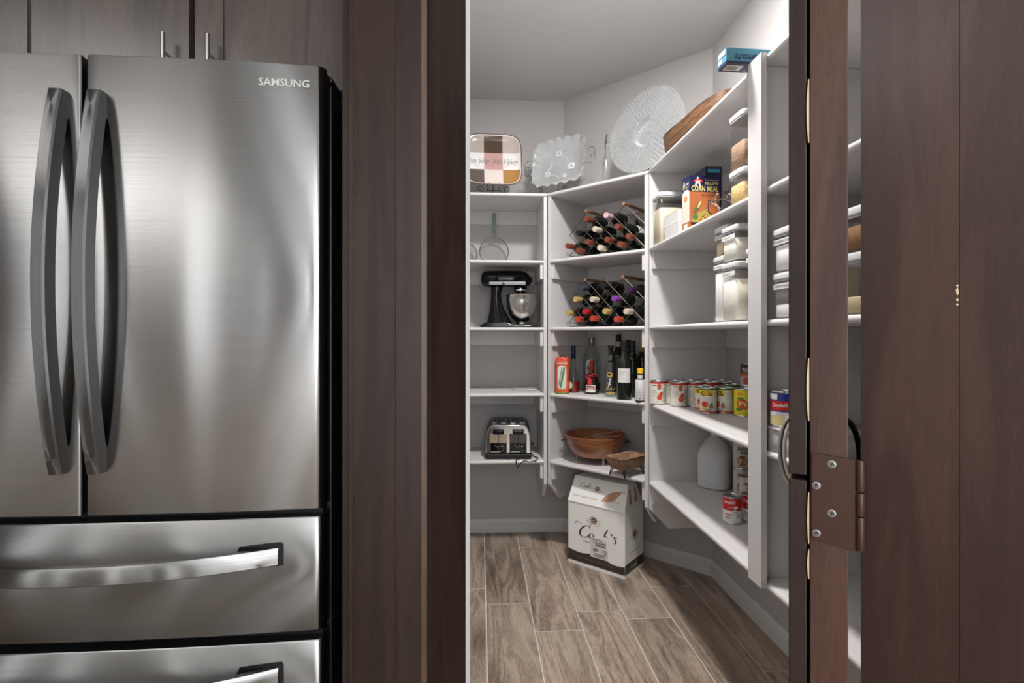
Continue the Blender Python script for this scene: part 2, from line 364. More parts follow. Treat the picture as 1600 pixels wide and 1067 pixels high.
# floor: grout bed with single wood-look planks
FLW = wood('wood_look_tile', (.090, .064, .048), (.35, .27, .21), (.58, .475, .385), 'Y', 1.35, .42, .12, rings=5.5, dist=4, rnd=True, knots=.85, fine=.95, fscale=34, lines=42, cont=.20)
GROUT = mat('grout', (.66, .62, .58), .8)
floor = struct(MB().box(KX0-.1, KX1+.1, KY0-.1, WB+.1, -.05, -.0005).build('floor', GROUT, smooth=False))
def clip(poly, a, b, c):       # keep a*x+b*y<=c
    out = []
    for i in range(len(poly)):
        p, q = poly[i], poly[(i+1) % len(poly)]; dp = a*p[0]+b*p[1]-c; dq = a*q[0]+b*q[1]-c
        if dp <= 0: out.append(p)
        if dp*dq < 0: t = dp/(dp-dq); out.append((p[0]+(q[0]-p[0])*t, p[1]+(q[1]-p[1])*t))
    return out
JO = {-1: .31, 0: 2.57, 1: 2.42, 2: 2.183, 3: 2.327, 4: 2.255, 5: 2.54, 6: 1.873, 7: 2.2}
PW, PLN = .2045, .872
for i in range(-1, 8):
    xa, xb = .0265+PW*(i-1)+.002, .0265+PW*i-.002; j0 = JO[i] % PLN
    y = j0-PLN
    while y < 3.31:
        p = [(xa, y+.002), (xb, y+.002), (xb, y+PLN-.002), (xa, y+PLN-.002)]
        for a, b_, c in ((0, 1, WB), (1, 0, WR), (1, 1, SUM), (-1, 0, -WL), (0, -1, -.2)):
            if len(p) > 2: p = clip(p, a, b_, c)
        if len(p) > 2: MB().prism(p, -.006, 0).build('plank', FLW, floor, smooth=False)
        y += PLN
for i in range(-20, 13):
    xa, xb = .0265+PW*(i-1)+.002, .0265+PW*i-.002; y = -1.75-(i*.337) % PLN
    while y < 1.88:
        p = [(xa, y+.002), (xb, y+.002), (xb, y+PLN-.002), (xa, y+PLN-.002)]
        for a, b_, c in ((0, -1, 1.75), (1, 0, KX1), (-1, 0, 4.2), (0, 1, 1.9 if xb < WL else -.21)):
            if len(p) > 2: p = clip(p, a, b_, c)
        if len(p) > 2: MB().prism(p, -.006, 0).build('plank', FLW, floor, smooth=False)
        y += PLN
# baseboards
PROF = [(0, 0), (.014, 0), (.014, .054), (.0105, .057), (.0115, .064), (.0095, .074), (.005, .0835), (0, .0835)]
def baseboard(name, A, B, na, nb):
    """A, B wall points; na, nb mitre directions (out from wall, already scaled)"""
    f = lambda p, e: (e[0][0]+e[1][0]*p[0], e[0][1]+e[1][1]*p[0], p[1])
    struct(MB().extr(PROF, (A, na), (B, nb), f).build(name, TRIMW, smooth=False))
t_ = math.tan(PI/8)
baseboard('baseboard_back', (WL, WB), C1, (1, -1), (-t_, -1))
baseboard('baseboard_corner', C1, C2, (-t_, -1), (-1, -t_))
baseboard('baseboard_right', C2, (WR, .1), (-1, -t_), (-1, 0))
baseboard('baseboard_left', (WL, 1.1), (WL, WB), (1, 0), (1, -1))

# ------------------------------------------------------------------ diagonal opening: jambs, casing, faces
def dgpoly(s0, s1, t0, t1): return [tuple(DG(a, b)) for a, b in ((s0, t0), (s1, t0), (s1, t1), (s0, t1))]
LEN = (PR-PL).length
struct(MB().prism(dgpoly(-LEN-.03, -LEN, 0.002, .0904), 0, 2.05).build('trim_1', DK2, smooth=False, bevel=.001))     # left jamb
struct(MB().prism(dgpoly(-LEN-.075, -LEN, .0904, .1015), 0, 2.10).build('trim_2', WHITE, smooth=False, bevel=.0015))    # white casing inside
struct(MB().prism(dgpoly(-LEN-.075, .12, 0, .09), 2.05, CZ).build('wall_diagonal', WALL, smooth=False))
st = struct(MB().prism(dgpoly(.0053, .0765, 0, .022), 0, 2.05).build('trim_3', DKR, smooth=False))          # stile right of the hinge
for (z, w_, h_) in ((1.2453+55*.27/815, .0022, .011), (1.262, .0012, .003)):
    c = DG(.0765, -.0004); 
CHIP = mat('bare_wood_chip', (.55, .42, .26), .7)
def chip(s, z, hw, hh, parent):
    P_ = DG(s, -.0007); MBx = MB(); r = Vector((E2.x, E2.y, 0)); n = 9
    base = [Vector((P_.x, P_.y, z))+r*(hw*math.cos(2*PI*k/n)*(1+.25*math.sin(5*k)))+Vector((0, 0, hh*math.sin(2*PI*k/n)*(1+.2*math.cos(3*k)))) for k in range(n)]
    back = [b+Vector((N2.x, N2.y, 0))*.001 for b in base]
    MBx.add(base+back, [tuple(range(n))[::-1], tuple(range(n, 2*n))]+[(k, (k+1) % n, n+(k+1) % n, n+k) for k in range(n)])
    return MBx.build('bare_wood_chip', CHIP, parent, smooth=False)
for yy, hh in ((437, .0008), (447, .0035), (462, .0012), (470, .0009)):
    k = .4; chip(.0755, EYE+(HY-yy)*k/F, .0009, hh, st)
pan = MB().prism(dgpoly(.0768, .40, .0018, .022), 0, 2.05).build('trim_4', DKR, smooth=False); struct(pan)
struct(MB().prism(dgpoly(.40, .47, 0, .022), 0, 2.05).build('trim_5', DKR, smooth=False, bevel=.0015))
struct(MB().prism(dgpoly(.0060, .40, .022, .09), 0, 2.05).build('wall_diagonal_right', WALL, smooth=False))
struct(MB().prism([tuple(DG(.40, .022)), tuple(DG(.47, .022)), (1.15, -.30), (WR, -.30), (WR, -.15), tuple(DG(.40, .09))], 0, CZ).build('wall_pantry_front', WALL, smooth=False))
struct(MB().prism(dgpoly(.12, .47, 0, .09), 2.05, CZ).build('wall_diagonal_top', WALL, smooth=False))

# ------------------------------------------------------------------ the open pantry door
R0 = Vector((.352, .479)); dd = Vector((.5594, .8289)); tt = Vector((-.8289, .5594))
def DP(a, t, z): return (R0.x+dd.x*a+tt.x*t, R0.y+dd.y*a+tt.y*t, z)
def dbox(mb, a0, a1, t0, t1, z0, z1):
    return mb.prism([DP(a, t, 0)[:2] for a, t in ((a0, t0), (a1, t0), (a1, t1), (a0, t1))], z0, z1)
door = struct(dbox(MB(), 0, .63, 0, .032, .012, 2.03).build('door_1', DKG, smooth=False, bevel=.0008))
for (z0, z1) in ((EYE-.1395, 2.03), (.10, EYE-.1445)):
    mb = dbox(MB(), .062, .568, .0345, .0445, z0+.06, z1-.06)
    for a0, a1, y0, y1 in ((.002, .062, z0, z1), (.568, .628, z0, z1), (.062, .568, z0, z0+.06), (.062, .568, z1-.06, z1)): dbox(mb, a0, a1, .0345, .0505, y0, y1)
    mb.build('door_panel', DK2, door, smooth=False, bevel=.0012)
# slivers of bare wood between slab and panels
for y0, y1 in ((123, 222), (560, 658), (770, 850), (860, 905)):
    z0, z1 = EYE+(HY-y1)*.515/F, EYE+(HY-y0)*.515/F; n = 8; wd = .0014 if y0 < 700 else .0008
    L_ = [(.0333+wd*math.sin(PI*k/n), z0+(z1-z0)*k/n) for k in range(n+1)]
    poly = [(.0325, z0)]+L_+[(.0325, z1)]
    MB().extr(poly, -.0006, .003, lambda p, e: DP(e, p[0], p[1])).build('bare_wood_edge', CHIP, door, smooth=False)
# hinge leaf, knuckle and screws
BRZ = mat('bronze_hinge', (.042, .016, .009), .42, .3, bump=.05, bscale=90)
z0, z1 = EYE-(858-HY)*.5/F, EYE-(715-HY)*.5/F
hl = MB().extr([(-.0075, z0-.001), (.0305, z0+.005), (.0305, z1+.002), (-.0075, z1-.001)], -.0022, 0, lambda p, e: DP(e, p[0], p[1])).build('hinge', BRZ, door, smooth=False, bevel=.0006)
mb = MB()
for zz0, zz1 in ((z0+.001, z0+.033), (z0+.034, z0+.056), (z0+.057, z1-.001)):
    mb.lathe([(.0001, zz0), (.0038, zz0), (.0042, zz0+.001), (.0042, zz1-.001), (.0038, zz1), (.0001, zz1)], 12, (*DP(-.001, -.0095, 0)[:2], 0))
mb.build('knuckle', BRZ, hl)
SCR = mat('screw_metal', (.30, .29, .29), .35, .9)
for sx_, sy_ in ((1303, 727), (1282, 763.5), (1303, 804.5), (1282, 839.5)):
    z = EYE+(HY-sy_)*.5/F; t = (1325-sx_)*.5/F
    mb = MB(); A0 = Vector(DP(-.0022, t, z)); ax = Vector((-dd.x, -dd.y, 0)); u1 = Vector((tt.x, tt.y, 0)); u2 = Vector((0, 0, 1)); n = 16
    rings = [(.0038, .0), (.0037, .0004), (.0024, .0006), (.0020, .0001)]
    vs = [A0+ax*h+(u1*math.cos(2*PI*k/n)+u2*math.sin(2*PI*k/n))*r for r, h in rings for k in range(n)]
    mb.add(vs, [(i*n+k, i*n+(k+1) % n, (i+1)*n+(k+1) % n, (i+1)*n+k) for i in range(3) for k in range(n)]+[tuple(3*n+k for k in range(n))])
    sw = mb.build('screw', SCR, hl)
    mb = MB()
    for ua, ub in ((u1+u2*.3, u2-u1*.3), (u2-u1*.3, u1+u2*.3)):
        ua = ua.normalized(); ub = ub.normalized(); c_ = A0+ax*.0004
        mb.add([c_+ua*a*.0019+ub*b*.0004+ax*h for h in (0, .0004) for a, b in ((-1, -1), (1, -1), (1, 1), (-1, 1))], [(0, 3, 2, 1), (4, 5, 6, 7), (0, 1, 5, 4), (1, 2, 6, 5), (2, 3, 7, 6), (3, 0, 4, 7)])
    mb.build('screw_slot', INK, hl, smooth=False)
# bow handles on both faces of the door
def bow(side, name, m, label, r):
    sgn = (lambda q: .0505+q) if side > 0 else (lambda q: -q)
    pts = [DP(.575, sgn(-.002+.043*math.sin(PI*i/16)**.7), 1.018+.075*-math.cos(PI*i/16)) for i in range(17)]
    h = MB().tube(pts, r, 10, flat=1).build(name, m, door); h['label'] = label; return h
bow(1, 'door_handle', SATIN, 'pale metal bow handle on the near side of the door', .0042)
pts = [DP(.545, .0505-.002+.034*math.sin(PI*i/14)**.7, 1.022+.066*-math.cos(PI*i/14)) for i in range(15)]
MB().tube(pts, .003, 8).build('door_handle', mat('handle_ivory', (.6, .57, .5), .35), door)
bow(-1, 'door_handle', BLACKP, 'bow handle on the pantry side of the door, coloured black for its shadow', .0052)  # black stands in for the shadow on this side

# ------------------------------------------------------------------ refrigerator enclosure panel
enc = thing('cabinet_end_panel', 'tall dark-stained wooden end panel between the refrigerator and the pantry opening', 'panel', (-.17, .98, 0))
def eb(x0, x1, y0, y1, z0, z1): return MB().box(x0+.17, x1+.17, y0-.98, y1-.98, z0, z1)
eb(-.2345, -.1566, .98, 1.005, 0, 2.735).build('stile', DK, enc, smooth=False, bevel=.0012)
eb(-.1566, -.1095, .9805, 1.005, 0, 2.735).build('filler_strip', DK2, enc, smooth=False, bevel=.0008)
MB().prism([(-.1095+.17, .0008), (-.0985+.17, .0045), (-.1015+.17, .027), (-.1095+.17, .027)], 0, 2.735).build('edge_strip', DKE, enc, smooth=False, bevel=.0006)
eb(-.2425, -.2350, .982, 1.005, 0, 2.735).build('edge_strip', DK2, enc, smooth=False, bevel=.0008)
eb(-.2600, -.2385, 1.005, 1.89, 0, 2.735).build('side_panel', DK2, enc, smooth=False)
eb(-.2385, -.1300, 1.005, 1.035, 0, 2.735).build('back_strip', DK2, enc, smooth=False)

# ------------------------------------------------------------------ refrigerator
FX, FY = -.7615, 1.05            # centre of the front
fr = thing('refrigerator', 'large stainless steel four-door refrigerator with dark bowed handles', 'refrigerator', (FX, FY, 0))
def bowY(x): return .016*(abs(x)/.45)**2.0          # front recedes towards the sides
def door_prof(x0, x1, rl, rr, n=14):
    """front curve of a door leaf in plan, small rounded edges"""
    pts = []
    for i in range(5):
        a = PI*.5*i/4; pts.append((x0+rl*(1-math.sin(a)), bowY(x0)+rl*(1-math.sin(PI/2-a)) if False else bowY(x0)+rl*(1-math.sin(a)) if i == 4 else bowY(x0)+rl*(1-math.sin(a))))
    return pts
def door_leaf(name, x0, x1, z0, z1, m, th=.062, rr=(.004, .004)):
    n = 24; pts = []
    rl, r2 = rr
    for i in range(6):
        a = PI/2*i/5; pts.append((x0+rl*(1-math.cos(PI/2-a)) if False else x0+rl*(1-math.cos(a)), bowY(x0+rl)+rl*(1-math.sin(a))))
    for i in range(1, n):
        x = x0+rl+(x1-r2-x0-rl)*i/n; pts.append((x, bowY(x)))
    for i in range(6):
        a = PI/2*i/5; pts.append((x1-r2*(1-math.sin(PI/2-a)) if False else x1-r2+r2*math.sin(a), bowY(x1-r2)+r2*(1-math.cos(a))))
    N = len(pts); zz = [(z0, .0025), (z0+.0025, 0), (z1-.0025, 0), (z1, .0025)]
    mb = MB(); vs = [(x, y+d, z) for z, d in zz for x, y in pts]
    mb.add(vs, [(j*N+i, j*N+i+1, (j+1)*N+i+1, (j+1)*N+i) for j in range(3) for i in range(N-1)])
    o = mb.build(name, m, fr, ang=60)
    # dark box of the leaf
    poly = [(x, y+.004) for x, y in pts[3:-3]]+[(x1-.002, th), (x0+.002, th)]
    MB().prism(poly, z0+.001, z1-.001).build('door_liner', BLACKP, o, smooth=False)
    return o
zT, zB = EYE+439/815*1.004, EYE-282/815*1.004
dl = door_leaf('door', -.450, -.0035, zB, zT, STEEL, rr=(.018, .006)); dr = door_leaf('door', .0060, .450, zB, zT, STEEL, rr=(.006, .020))
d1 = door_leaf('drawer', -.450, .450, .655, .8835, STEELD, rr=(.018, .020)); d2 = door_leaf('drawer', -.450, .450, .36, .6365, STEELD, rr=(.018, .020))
MB().box(-.450, .450, .070, .74, .03, 1.775).build('case', BLACKP, fr, smooth=False, bevel=.004)
MB().box(-.44, .44, .040, .069, .30, 1.772).build('gasket', BLACKP, fr, smooth=False)
mb = MB(); mb.box(.395, .452, .064, .15, 1.7755, 1.788); mb.box(.40, .449, .03, .08, 1.768, 1.782); mb.build('hinge_cover', BLACKP, fr, smooth=False, bevel=.003)
MB().box(-.43, .43, .08, .70, 0, .03).build('base_grille', BLACKP, fr, smooth=False)
def vhandle(parent, cx):
    n = 26; z0, z1 = EYE-214/815*1.0, EYE+372/815*1.02; vs = []; 
    for i in range(n+1):
        t = i/n; z = z0+(z1-z0)*t; b = math.sin(PI*t)
        yf = -.018-.040*b**.85; yb = yf+.026 if .06 < t < .94 else .008
        wf = .0125; cxf = cx
        vs += [(cxf-wf-.001, yb, z), (cxf-wf, yf+.003, z), (cxf-wf+.003, yf, z), (cxf+wf-.003, yf, z), (cxf+wf, yf+.003, z), (cxf+wf+.001, yb, z)]
    fs = [(j*6+i, j*6+(i+1) % 6, (j+1)*6+(i+1) % 6, (j+1)*6+i) for j in range(n) for i in range(6)]
    fs += [(5, 4, 3, 2, 1, 0), tuple(n*6+i for i in range(6))]
    h = MB().add(vs, fs).build('handle', STEELH, parent, ang=30)
    mb = MB()
    for s in (-1, 1): mb.box(cx+s*.0128-.0012, cx+s*.0128+.0012, -.02, .006, z0+.03, z1-.03)
    return h
vhandle(dl, -.0385); vhandle(dr, .0315)
def hhandle(parent, zc):
    n = 30; vs = []; hw = .364
    for i in range(n+1):
        x = -hw+2*hw*i/n; b = 1-(abs(x)/hw)**2.2; yf = .003-.072*b; yb = yf+.016
        vs += [(x, yb, zc-.0165), (x, yf+.002, zc-.0165), (x, yf, zc-.0145), (x, yf+.0005, zc+.010), (x, yf+.004, zc+.0165), (x, yb, zc+.0165)]
    fs = [(j*6+i, (j+1)*6+i, (j+1)*6+(i+1) % 6, j*6+(i+1) % 6) for j in range(n) for i in range(6)]+[(0, 1, 2, 3, 4, 5), tuple(n*6+i for i in range(6))[::-1]]
    MB().add(vs, fs).build('handle', STEELD, parent, ang=30)
    for s in (-1, 1):
        mb = MB(); P_ = [(s*(hw-.082), zc+.004), (s*(hw-.074), zc+.021), (s*(hw-.02), zc+.0255), (s*(hw+.005), zc+.0265), (s*(hw+.009), zc+.022), (s*(hw+.009), zc-.019), (s*(hw-.004), zc-.021), (s*(hw-.01), zc-.01)]
        mb.extr(P_, -.0012, .02, lambda p, e: (p[0], bowY(p[0])+e, p[1])); mb.build('handle_recess', BLACKP, parent, smooth=False)
hhandle(d1, .809); hhandle(d2, .572)
LOGO = mat('logo_silver', (.62, .62, .60), .3, .6)
A = Art(lambda x, y, off: Vector((x, bowY(x)-off, y))); A.text('SAMSUNG', .3735, 1.7465, .096, .0155, bold=.015, off=.0009); A.build('lettering', LOGO, dr)

# ------------------------------------------------------------------ wall cabinet over the refrigerator
cb = thing('wall_cabinet', 'dark wooden two-door cabinet above the refrigerator with bar pulls', 'cabinet', (-.69, 1.28, 0))
MB().box(-.46, .425, .021, .60, 1.80, 2.735).build('body', DK2, cb, smooth=False)
for x0, x1, hx in ((-.425, .002, -.040), (.0155, .424, .060)):
    z0, z1 = 1.835, 2.735; s = .064; mb = MB()
    mb.box(x0, x1, .006, .0195, z0, z1)
    for a in ((x0, x0+s, z0, z1), (x1-s, x1, z0, z1), (x0+s, x1-s, z0, z0+s*.0+.0005), (x0+s, x1-s, z1-s, z1)): mb.box(a[0], a[1], 0, .006, a[2], a[3])
    dv = mb.build('door', CABW, cb, smooth=False, bevel=.0008)
    hm = MB(); hm.tube([(hx, -.031, 1.80), (hx, -.031, 1.9435)], .0049, 12)
    for zz in (1.824, 1.902): hm.tube([(hx, -.031, zz), (hx, .002, zz)], .0036, 8)
    hm.build('handle', SATIN, dv)

# ------------------------------------------------------------------ shelving
LV = [.540, .918, 1.291, 1.671, 2.050]; ST = .020; PT = .019
J1 = Vector((.379, 2.931)); J2 = Vector((.815, 2.495))
def shelf_mesh(zt, D, xl, xr):
    """bullnosed board, front at y=0; xl(y), xr(y) give its ends"""
    r = ST/2; sec = [(r-r*math.cos(a), zt-r+r*math.sin(a)) for a in [-PI/2+PI*i/8 for i in range(9)]]+[(D, zt), (D, zt-ST)]
    return MB().extr(sec, xl, xr, lambda p, e: (e(p[0]), p[0], p[1]))
def unit(name, label, loc, rotz, L_, D, mitre_l, mitre_r, left_panel, right_panel, drop=True, stile=None, dead_r=0, dead_l=0):
    t = thing(name, label, 'shelves', (loc[0], loc[1], 0), rotz, 'white pantry shelving units')
    g = .0006
    xl0 = (lambda y: -y*mitre_l+g) ; xr0 = (lambda y: L_+y*mitre_r-g)
    shelf_mesh(LV[4], D-g, xl0, xr0).build('shelf', WHITE, t, ang=50)
    a, b = (PT if left_panel else 0), L_-(PT if right_panel else 0)
    for z in LV[:4]: shelf_mesh(z, D-g, lambda y: a+.0004, lambda y: b-.0004).build('shelf', WHITE, t, ang=50)
    z1 = LV[4]-ST-.0004
    for flag, x0 in ((left_panel, .0004), (right_panel, L_-PT)):
        if flag:
            if drop: poly = [(.004, .404), (.097, .309), (D-g, .309), (D-g, z1), (.004, z1)]
            else: poly = [(.004, LV[0]-ST), (D-g, LV[0]-ST), (D-g, z1), (.004, z1)]
            MB().extr(poly, x0, x0+PT-.0004, lambda p, e: (e, p[0], p[1])).build('side_panel', WHITE, t, smooth=False, bevel=.001)
    H = .086
    for k, z in enumerate(LV):
        zt = z-ST-.0004
        if not drop and k == 0: pass
        for flag, x0 in ((left_panel, a+.0004), (right_panel, b-PT-.0004)):
            if flag and not (k == 4) and not (k == 0 and x0 > L_/2 and not mitre_r and L_ > .9): MB().box(x0, x0+PT, .014, D-PT-g, zt-H, zt).build('cleat', WHITE, t, smooth=False, bevel=.0012)
        MB().box(a+.0004, b-.0004, D-PT-g+.0004, D-g, zt-H, zt).build('cleat', WHITE, t, smooth=False, bevel=.0012)
    return t
L1 = J1.x-WL; D1 = WB-J1.y
unit('shelving_unit', 'white shelving bay on the back wall holding the stand mixer and toaster', (WL, J1.y), 0, L1, D1, 0, t_, True, True)
L2 = (J2-J1).length; D2 = (SUM-J1.x-J1.y)/math.sqrt(2)
unit('shelving_unit', 'angled white shelving bay in the corner holding both wine racks', tuple(J1), -PI/4, L2, D2, t_, t_, True, True)
Y3 = 1.47; L3 = J2.y-Y3; D3 = WR-J2.x
t3 = unit('shelving_unit', 'white shelving bay on the right wall holding tomato cans and the corn meal box', tuple(J2), -PI/2, L3, D3, t_, 0, True, True)
# right unit: its far panel only reaches the bottom shelf
MB().box(L3-.0375, L3+.035, -.0185, -.0003, .526, 2.0495).build('face_stile', WHITE, t3, smooth=False, bevel=.001)
for o in [o for o in t3.children if o.name.startswith('side_panel')]:
    if min(v.co.x for v in o.data.vertices) > L3/2:
        for v in o.data.vertices:
            if v.co.z < LV[0]-ST: v.co.z = LV[0]-ST+.0002
L4 = Y3-.80
t4 = unit('shelving_unit', 'white shelving bay nearest the door, mostly hidden behind it', (J2.x, Y3-.0004), -PI/2, L4, D3, 0, 0, False, True, drop=False)
# ------------------------------------------------------------------ things on the shelves: shared materials
PLAST = mat('white_plastic', (.66, .66, .66), .3)
CLEARP = clear('clear_plastic', (.96, .97, .97), 1.28, .04)
CLEARG = clear('clear_glass', (.88, .91, .90), 1.45, .02)
TIN = mat('tin_metal', (.55, .55, .56), .25, 1)
RED = mat('print_red', (.55, .016, .012), .42); REDP = mat('print_tomato', (.62, .07, .035), .45); GREEN = mat('print_green', (.06, .22, .05), .45)
YEL = mat('print_yellow', (.78, .58, .02), .4); CREAM = mat('print_cream', (.70, .67, .58), .45); LBLW = mat('label_white', (.72, .71, .68), .5)
ORG = mat('print_orange', (.66, .17, .045), .5); NAVY = mat('print_navy', (.012, .016, .06), .45); BLUE = mat('print_blue', (.02, .05, .30), .4)
TEAL = mat('print_teal', (.06, .20, .27), .5); GOLD = mat('print_gold', (.42, .27, .08), .4, .4); BROWNP = mat('print_brown', (.22, .07, .02), .5)
GREYP = mat('print_grey', (.36, .36, .38), .5); BGLASS = mat('dark_bottle_glass', (.006, .009, .006), .06, coat=.3)
def sh(py_y, px, z): return at_z(px, py_y, z)

# ---- checked square platter on the left of the top shelf
def rsq(n, a, p=5.0):
    """rounded square outline point at angle a, half width 1"""
    c, s_ = math.cos(a), math.sin(a); return ((abs(c)**p+abs(s_)**p)**(-1/p)*c, (abs(c)**p+abs(s_)**p)**(-1/p)*s_)
def platter(root, hw, m_list, lip=.018, cells=None):
    n = 64; rings = [(0, .0), (.5, 0), (.80, .001), (.90, .007), (.985, lip), (1.0, lip), (1.0, lip-.004), (.90, .0), (.78, -.005), (.0, -.005)]
    mb = MB(); vs = []
    for r, y in rings:
        for k in range(n):
            a = 2*PI*(k+.5)/n; x, z = rsq(n, a); vs.append((x*hw*r, -y, z*hw*r))
    mb.add(vs, [(i*n+k, i*n+(k+1) % n, (i+1)*n+(k+1) % n, (i+1)*n+k) for i in range(len(rings)-1) for k in range(n)])
    return mb
pp = at_Y(770.5, 251, 3.00); pl = thing('platter', 'rounded square ceramic platter with brown, pink and ochre checks and script lettering', 'platter', tuple(pp))
pl.rotation_euler = (math.radians(-14), 0, facing(pp)+math.radians(4))
HWP = .1605
GLZ = mat('glazed_cream', (.62, .55, .50), .25, coat=.5)
platter(pl, HWP, None).build('dish', GLZ, pl, ang=50)
cols = {'grey_taupe_glaze': (.42, .37, .33), 'brown_glaze': (.075, .045, .030), 'white_glaze': (.74, .72, .70), 'rose_glaze': (.50, .30, .28), 'warm_grey_glaze': (.10, .08, .07), 'ochre_glaze': (.36, .19, .06), 'ivory_glaze': (.66, .59, .54), 'light_taupe_glaze': (.47, .40, .37)}
GM = {k: mat(k, v, .22, coat=.5) for k, v in cols.items()}
LAY = [['warm_grey_glaze', 'ivory_glaze', 'ochre_glaze'], ['white_glaze', 'rose_glaze', 'white_glaze'], ['grey_taupe_glaze', 'brown_glaze', 'light_taupe_glaze']]
def dishy(x, z):
    r = max(1e-6, (abs(x/HWP)**5.0+abs(z/HWP)**5.0)**(1/5.0))
    for (r0, y0), (r1, y1) in (((0, 0), (.5, 0)), ((.5, 0), (.80, .001)), ((.80, .001), (.90, .007)), ((.90, .007), (.985, .018)), ((.985, .018), (9, .018))):
        if r <= r1: return y0+(y1-y0)*(r-r0)/(r1-r0)
for rr in range(3):
    for cc in range(3):
        e = .955*HWP; sx0 = [-e, -.052, .056, e][cc]; sx1 = [-e, -.052, .056, e][cc+1]; sz0 = [-e, -.058, .048, e][rr]; sz1 = [-e, -.058, .048, e][rr+1]; n = 8; mb = MB(); vs = []
        for j in range(n+1):
            for i in range(n+1):
                x = sx0+(sx1-sx0)*i/n; z = sz0+(sz1-sz0)*j/n
                r = (abs(x/e)**5.0+abs(z/e)**5.0)**(1/5.0)
                if r > 1: x /= r; z /= r
                vs.append((x, -dishy(x, z)-.0007, z))
        mb.add(vs, [(j*(n+1)+i, j*(n+1)+i+1, (j+1)*(n+1)+i+1, (j+1)*(n+1)+i) for j in range(n) for i in range(n)]); mb.build('check', GM[LAY[rr][cc]], pl, ang=60)
A = Art(lambda x, y, off: Vector((x, -dishy(x, y)-off, y)))
A.text('Enjoy  Indulge  Delight & Splurge', 0, -.008, .285, .042, shear=.55, bold=.0, off=.0016)
for x0 in (-.09, -.01, .075): A.pen([(x0, -.02), (x0-.012, -.036), (x0+.004, -.040), (x0+.012, -.02), (x0+.022, .006)], .0006, .0016, off=.0016)
A.build('lettering', GREYINK, pl)
mb = MB(); n = 64; mb.tube([(rsq(n, 2*PI*k/n)[0]*HWP*1.006, -.0175, rsq(n, 2*PI*k/n)[1]*HWP*1.006) for k in range(n)], .0026, 6, closed=True); mb.build('rim', mat('brown_rim', (.06, .025, .015), .3), pl)
def spiral(c, r, turns, a0, plane='xz', dirn=1, n=22):
    out = []
    for i in range(n+1):
        t = i/n; a = a0+dirn*turns*2*PI*t; q = r*(1-.72*t); out.append((c[0]+q*math.cos(a), c[1], c[2]+q*math.sin(a)))
    return out
def easel(p, rz, w_, h_, label, grp='plate stands on the top shelf', clips=False):
    """wire stand: scroll feet, cross bar, two hooks and a back leg"""
    t = thing('plate_stand', label, 'stand', tuple(p), rz, grp); r = .0022
    for s in (-1, 1):
        mb = MB(); mb.tube([(s*(.055*w_/.1), .012, .10*h_), (s*.030*w_/.1, .0, .034*h_+.004), (s*.042*w_/.1, -.012, .0+r)], r, 6)
        mb.tube(spiral((s*.078*w_/.1, -.010, .0215*h_+r), .0215*h_, 1.15, -PI/2 if s < 0 else -PI/2, dirn=-s), r, 6)
        mb.tube([(s*.042*w_/.1, -.012, r), (s*.078*w_/.1, -.010, r)], r, 6); mb.build('scroll_foot', IRON, t)
        mb = MB(); mb.tube([(s*.030*w_/.1, 0, .034*h_), (s*.030*w_/.1, -.020, .032*h_), (s*.030*w_/.1, -.042, .032*h_), (s*.030*w_/.1, -.045, .05*h_)], r*1.1, 6); mb.build('hook', mat('brass_hook', (.30, .22, .08), .4, .8) if clips else IRON, t)
    MB().tube([(-.036*w_/.1, -.006, .018*h_), (.036*w_/.1, -.006, .018*h_)], r, 6).build('cross_bar', IRON, t)
    MB().tube([(0, .012, .10*h_), (0, .05, r)], r, 6).build('back_leg', IRON, t)
    return t
easel(Vector((pp.x+.002, 2.972, LV[4]+.0005)), facing(pp)+math.radians(4), .1, 1.0, 'black wire plate stand with scroll feet under the checked platter', clips=True)

# ---- scalloped glass tray with wire handles
FROST = mat('pressed_glass', (.74, .77, .78), .12, trans=.72, ior=1.4, bump=.8, bscale=30)
gp = at_k(875, 256, 3.03); gt = thing('glass_tray', 'square pressed-glass tray with a scalloped rim and scrolled wire handles', 'tray', tuple(gp))
gt.rotation_euler = (math.radians(-17), math.radians(-4), facing(gp)-math.radians(20))
n = 96; hw = .162; rings = [(.0, .0), (.4, .0), (.76, .001), (.85, .010), (1.0, .030), (1.015, .031), (1.0, .026), (.85, .005), (.76, -.004), (.0, -.004)]
mb = MB(); vs = []
for i, (r, y) in enumerate(rings):
    for k in range(n):
        a = 2*PI*k/n; x, z = rsq(n, a, 5); sc_ = 1+(.034*math.cos(a*20) if .9 < r else 0); yy = y+(.007*math.sin(a*20) if .9 < r else 0); vs.append((x*hw*r*sc_, -yy, z*hw*.93*r*sc_))
mb.add(vs, [(i*n+k, i*n+(k+1) % n, (i+1)*n+(k+1) % n, (i+1)*n+k) for i in range(len(rings)-1) for k in range(n)]); mb.build('dish', FROST, gt, ang=60)
EMB = mat('etched_relief', (.80, .83, .84), .25, trans=.3, ior=1.4)
mb = MB()
for c, r, m_ in (((-.075, -.055), .022, 5), ((.07, -.03), .026, 6), ((-.01, .07), .022, 6), ((.03, -.085), .014, 5)):
    for q in range(m_): 
        a = 2*PI*q/m_; mb.ball((c[0]+r*.6*math.cos(a), -.0015, c[1]+r*.6*math.sin(a)), (r*.42, .0022, r*.3), 8, 4)
for x0, z0, x1, z1 in ((-.075, -.03, -.05, .03), (-.06, -.06, .0, -.10), (.05, .0, .0, .06), (-.05, .06, -.1, .09)): mb.tube(catmull([(x0, -.001, z0), ((x0+x1)/2+.012, -.001, (z0+z1)/2), (x1, -.001, z1)]), .0018, 5)
mb.build('etched_flowers', EMB, gt)
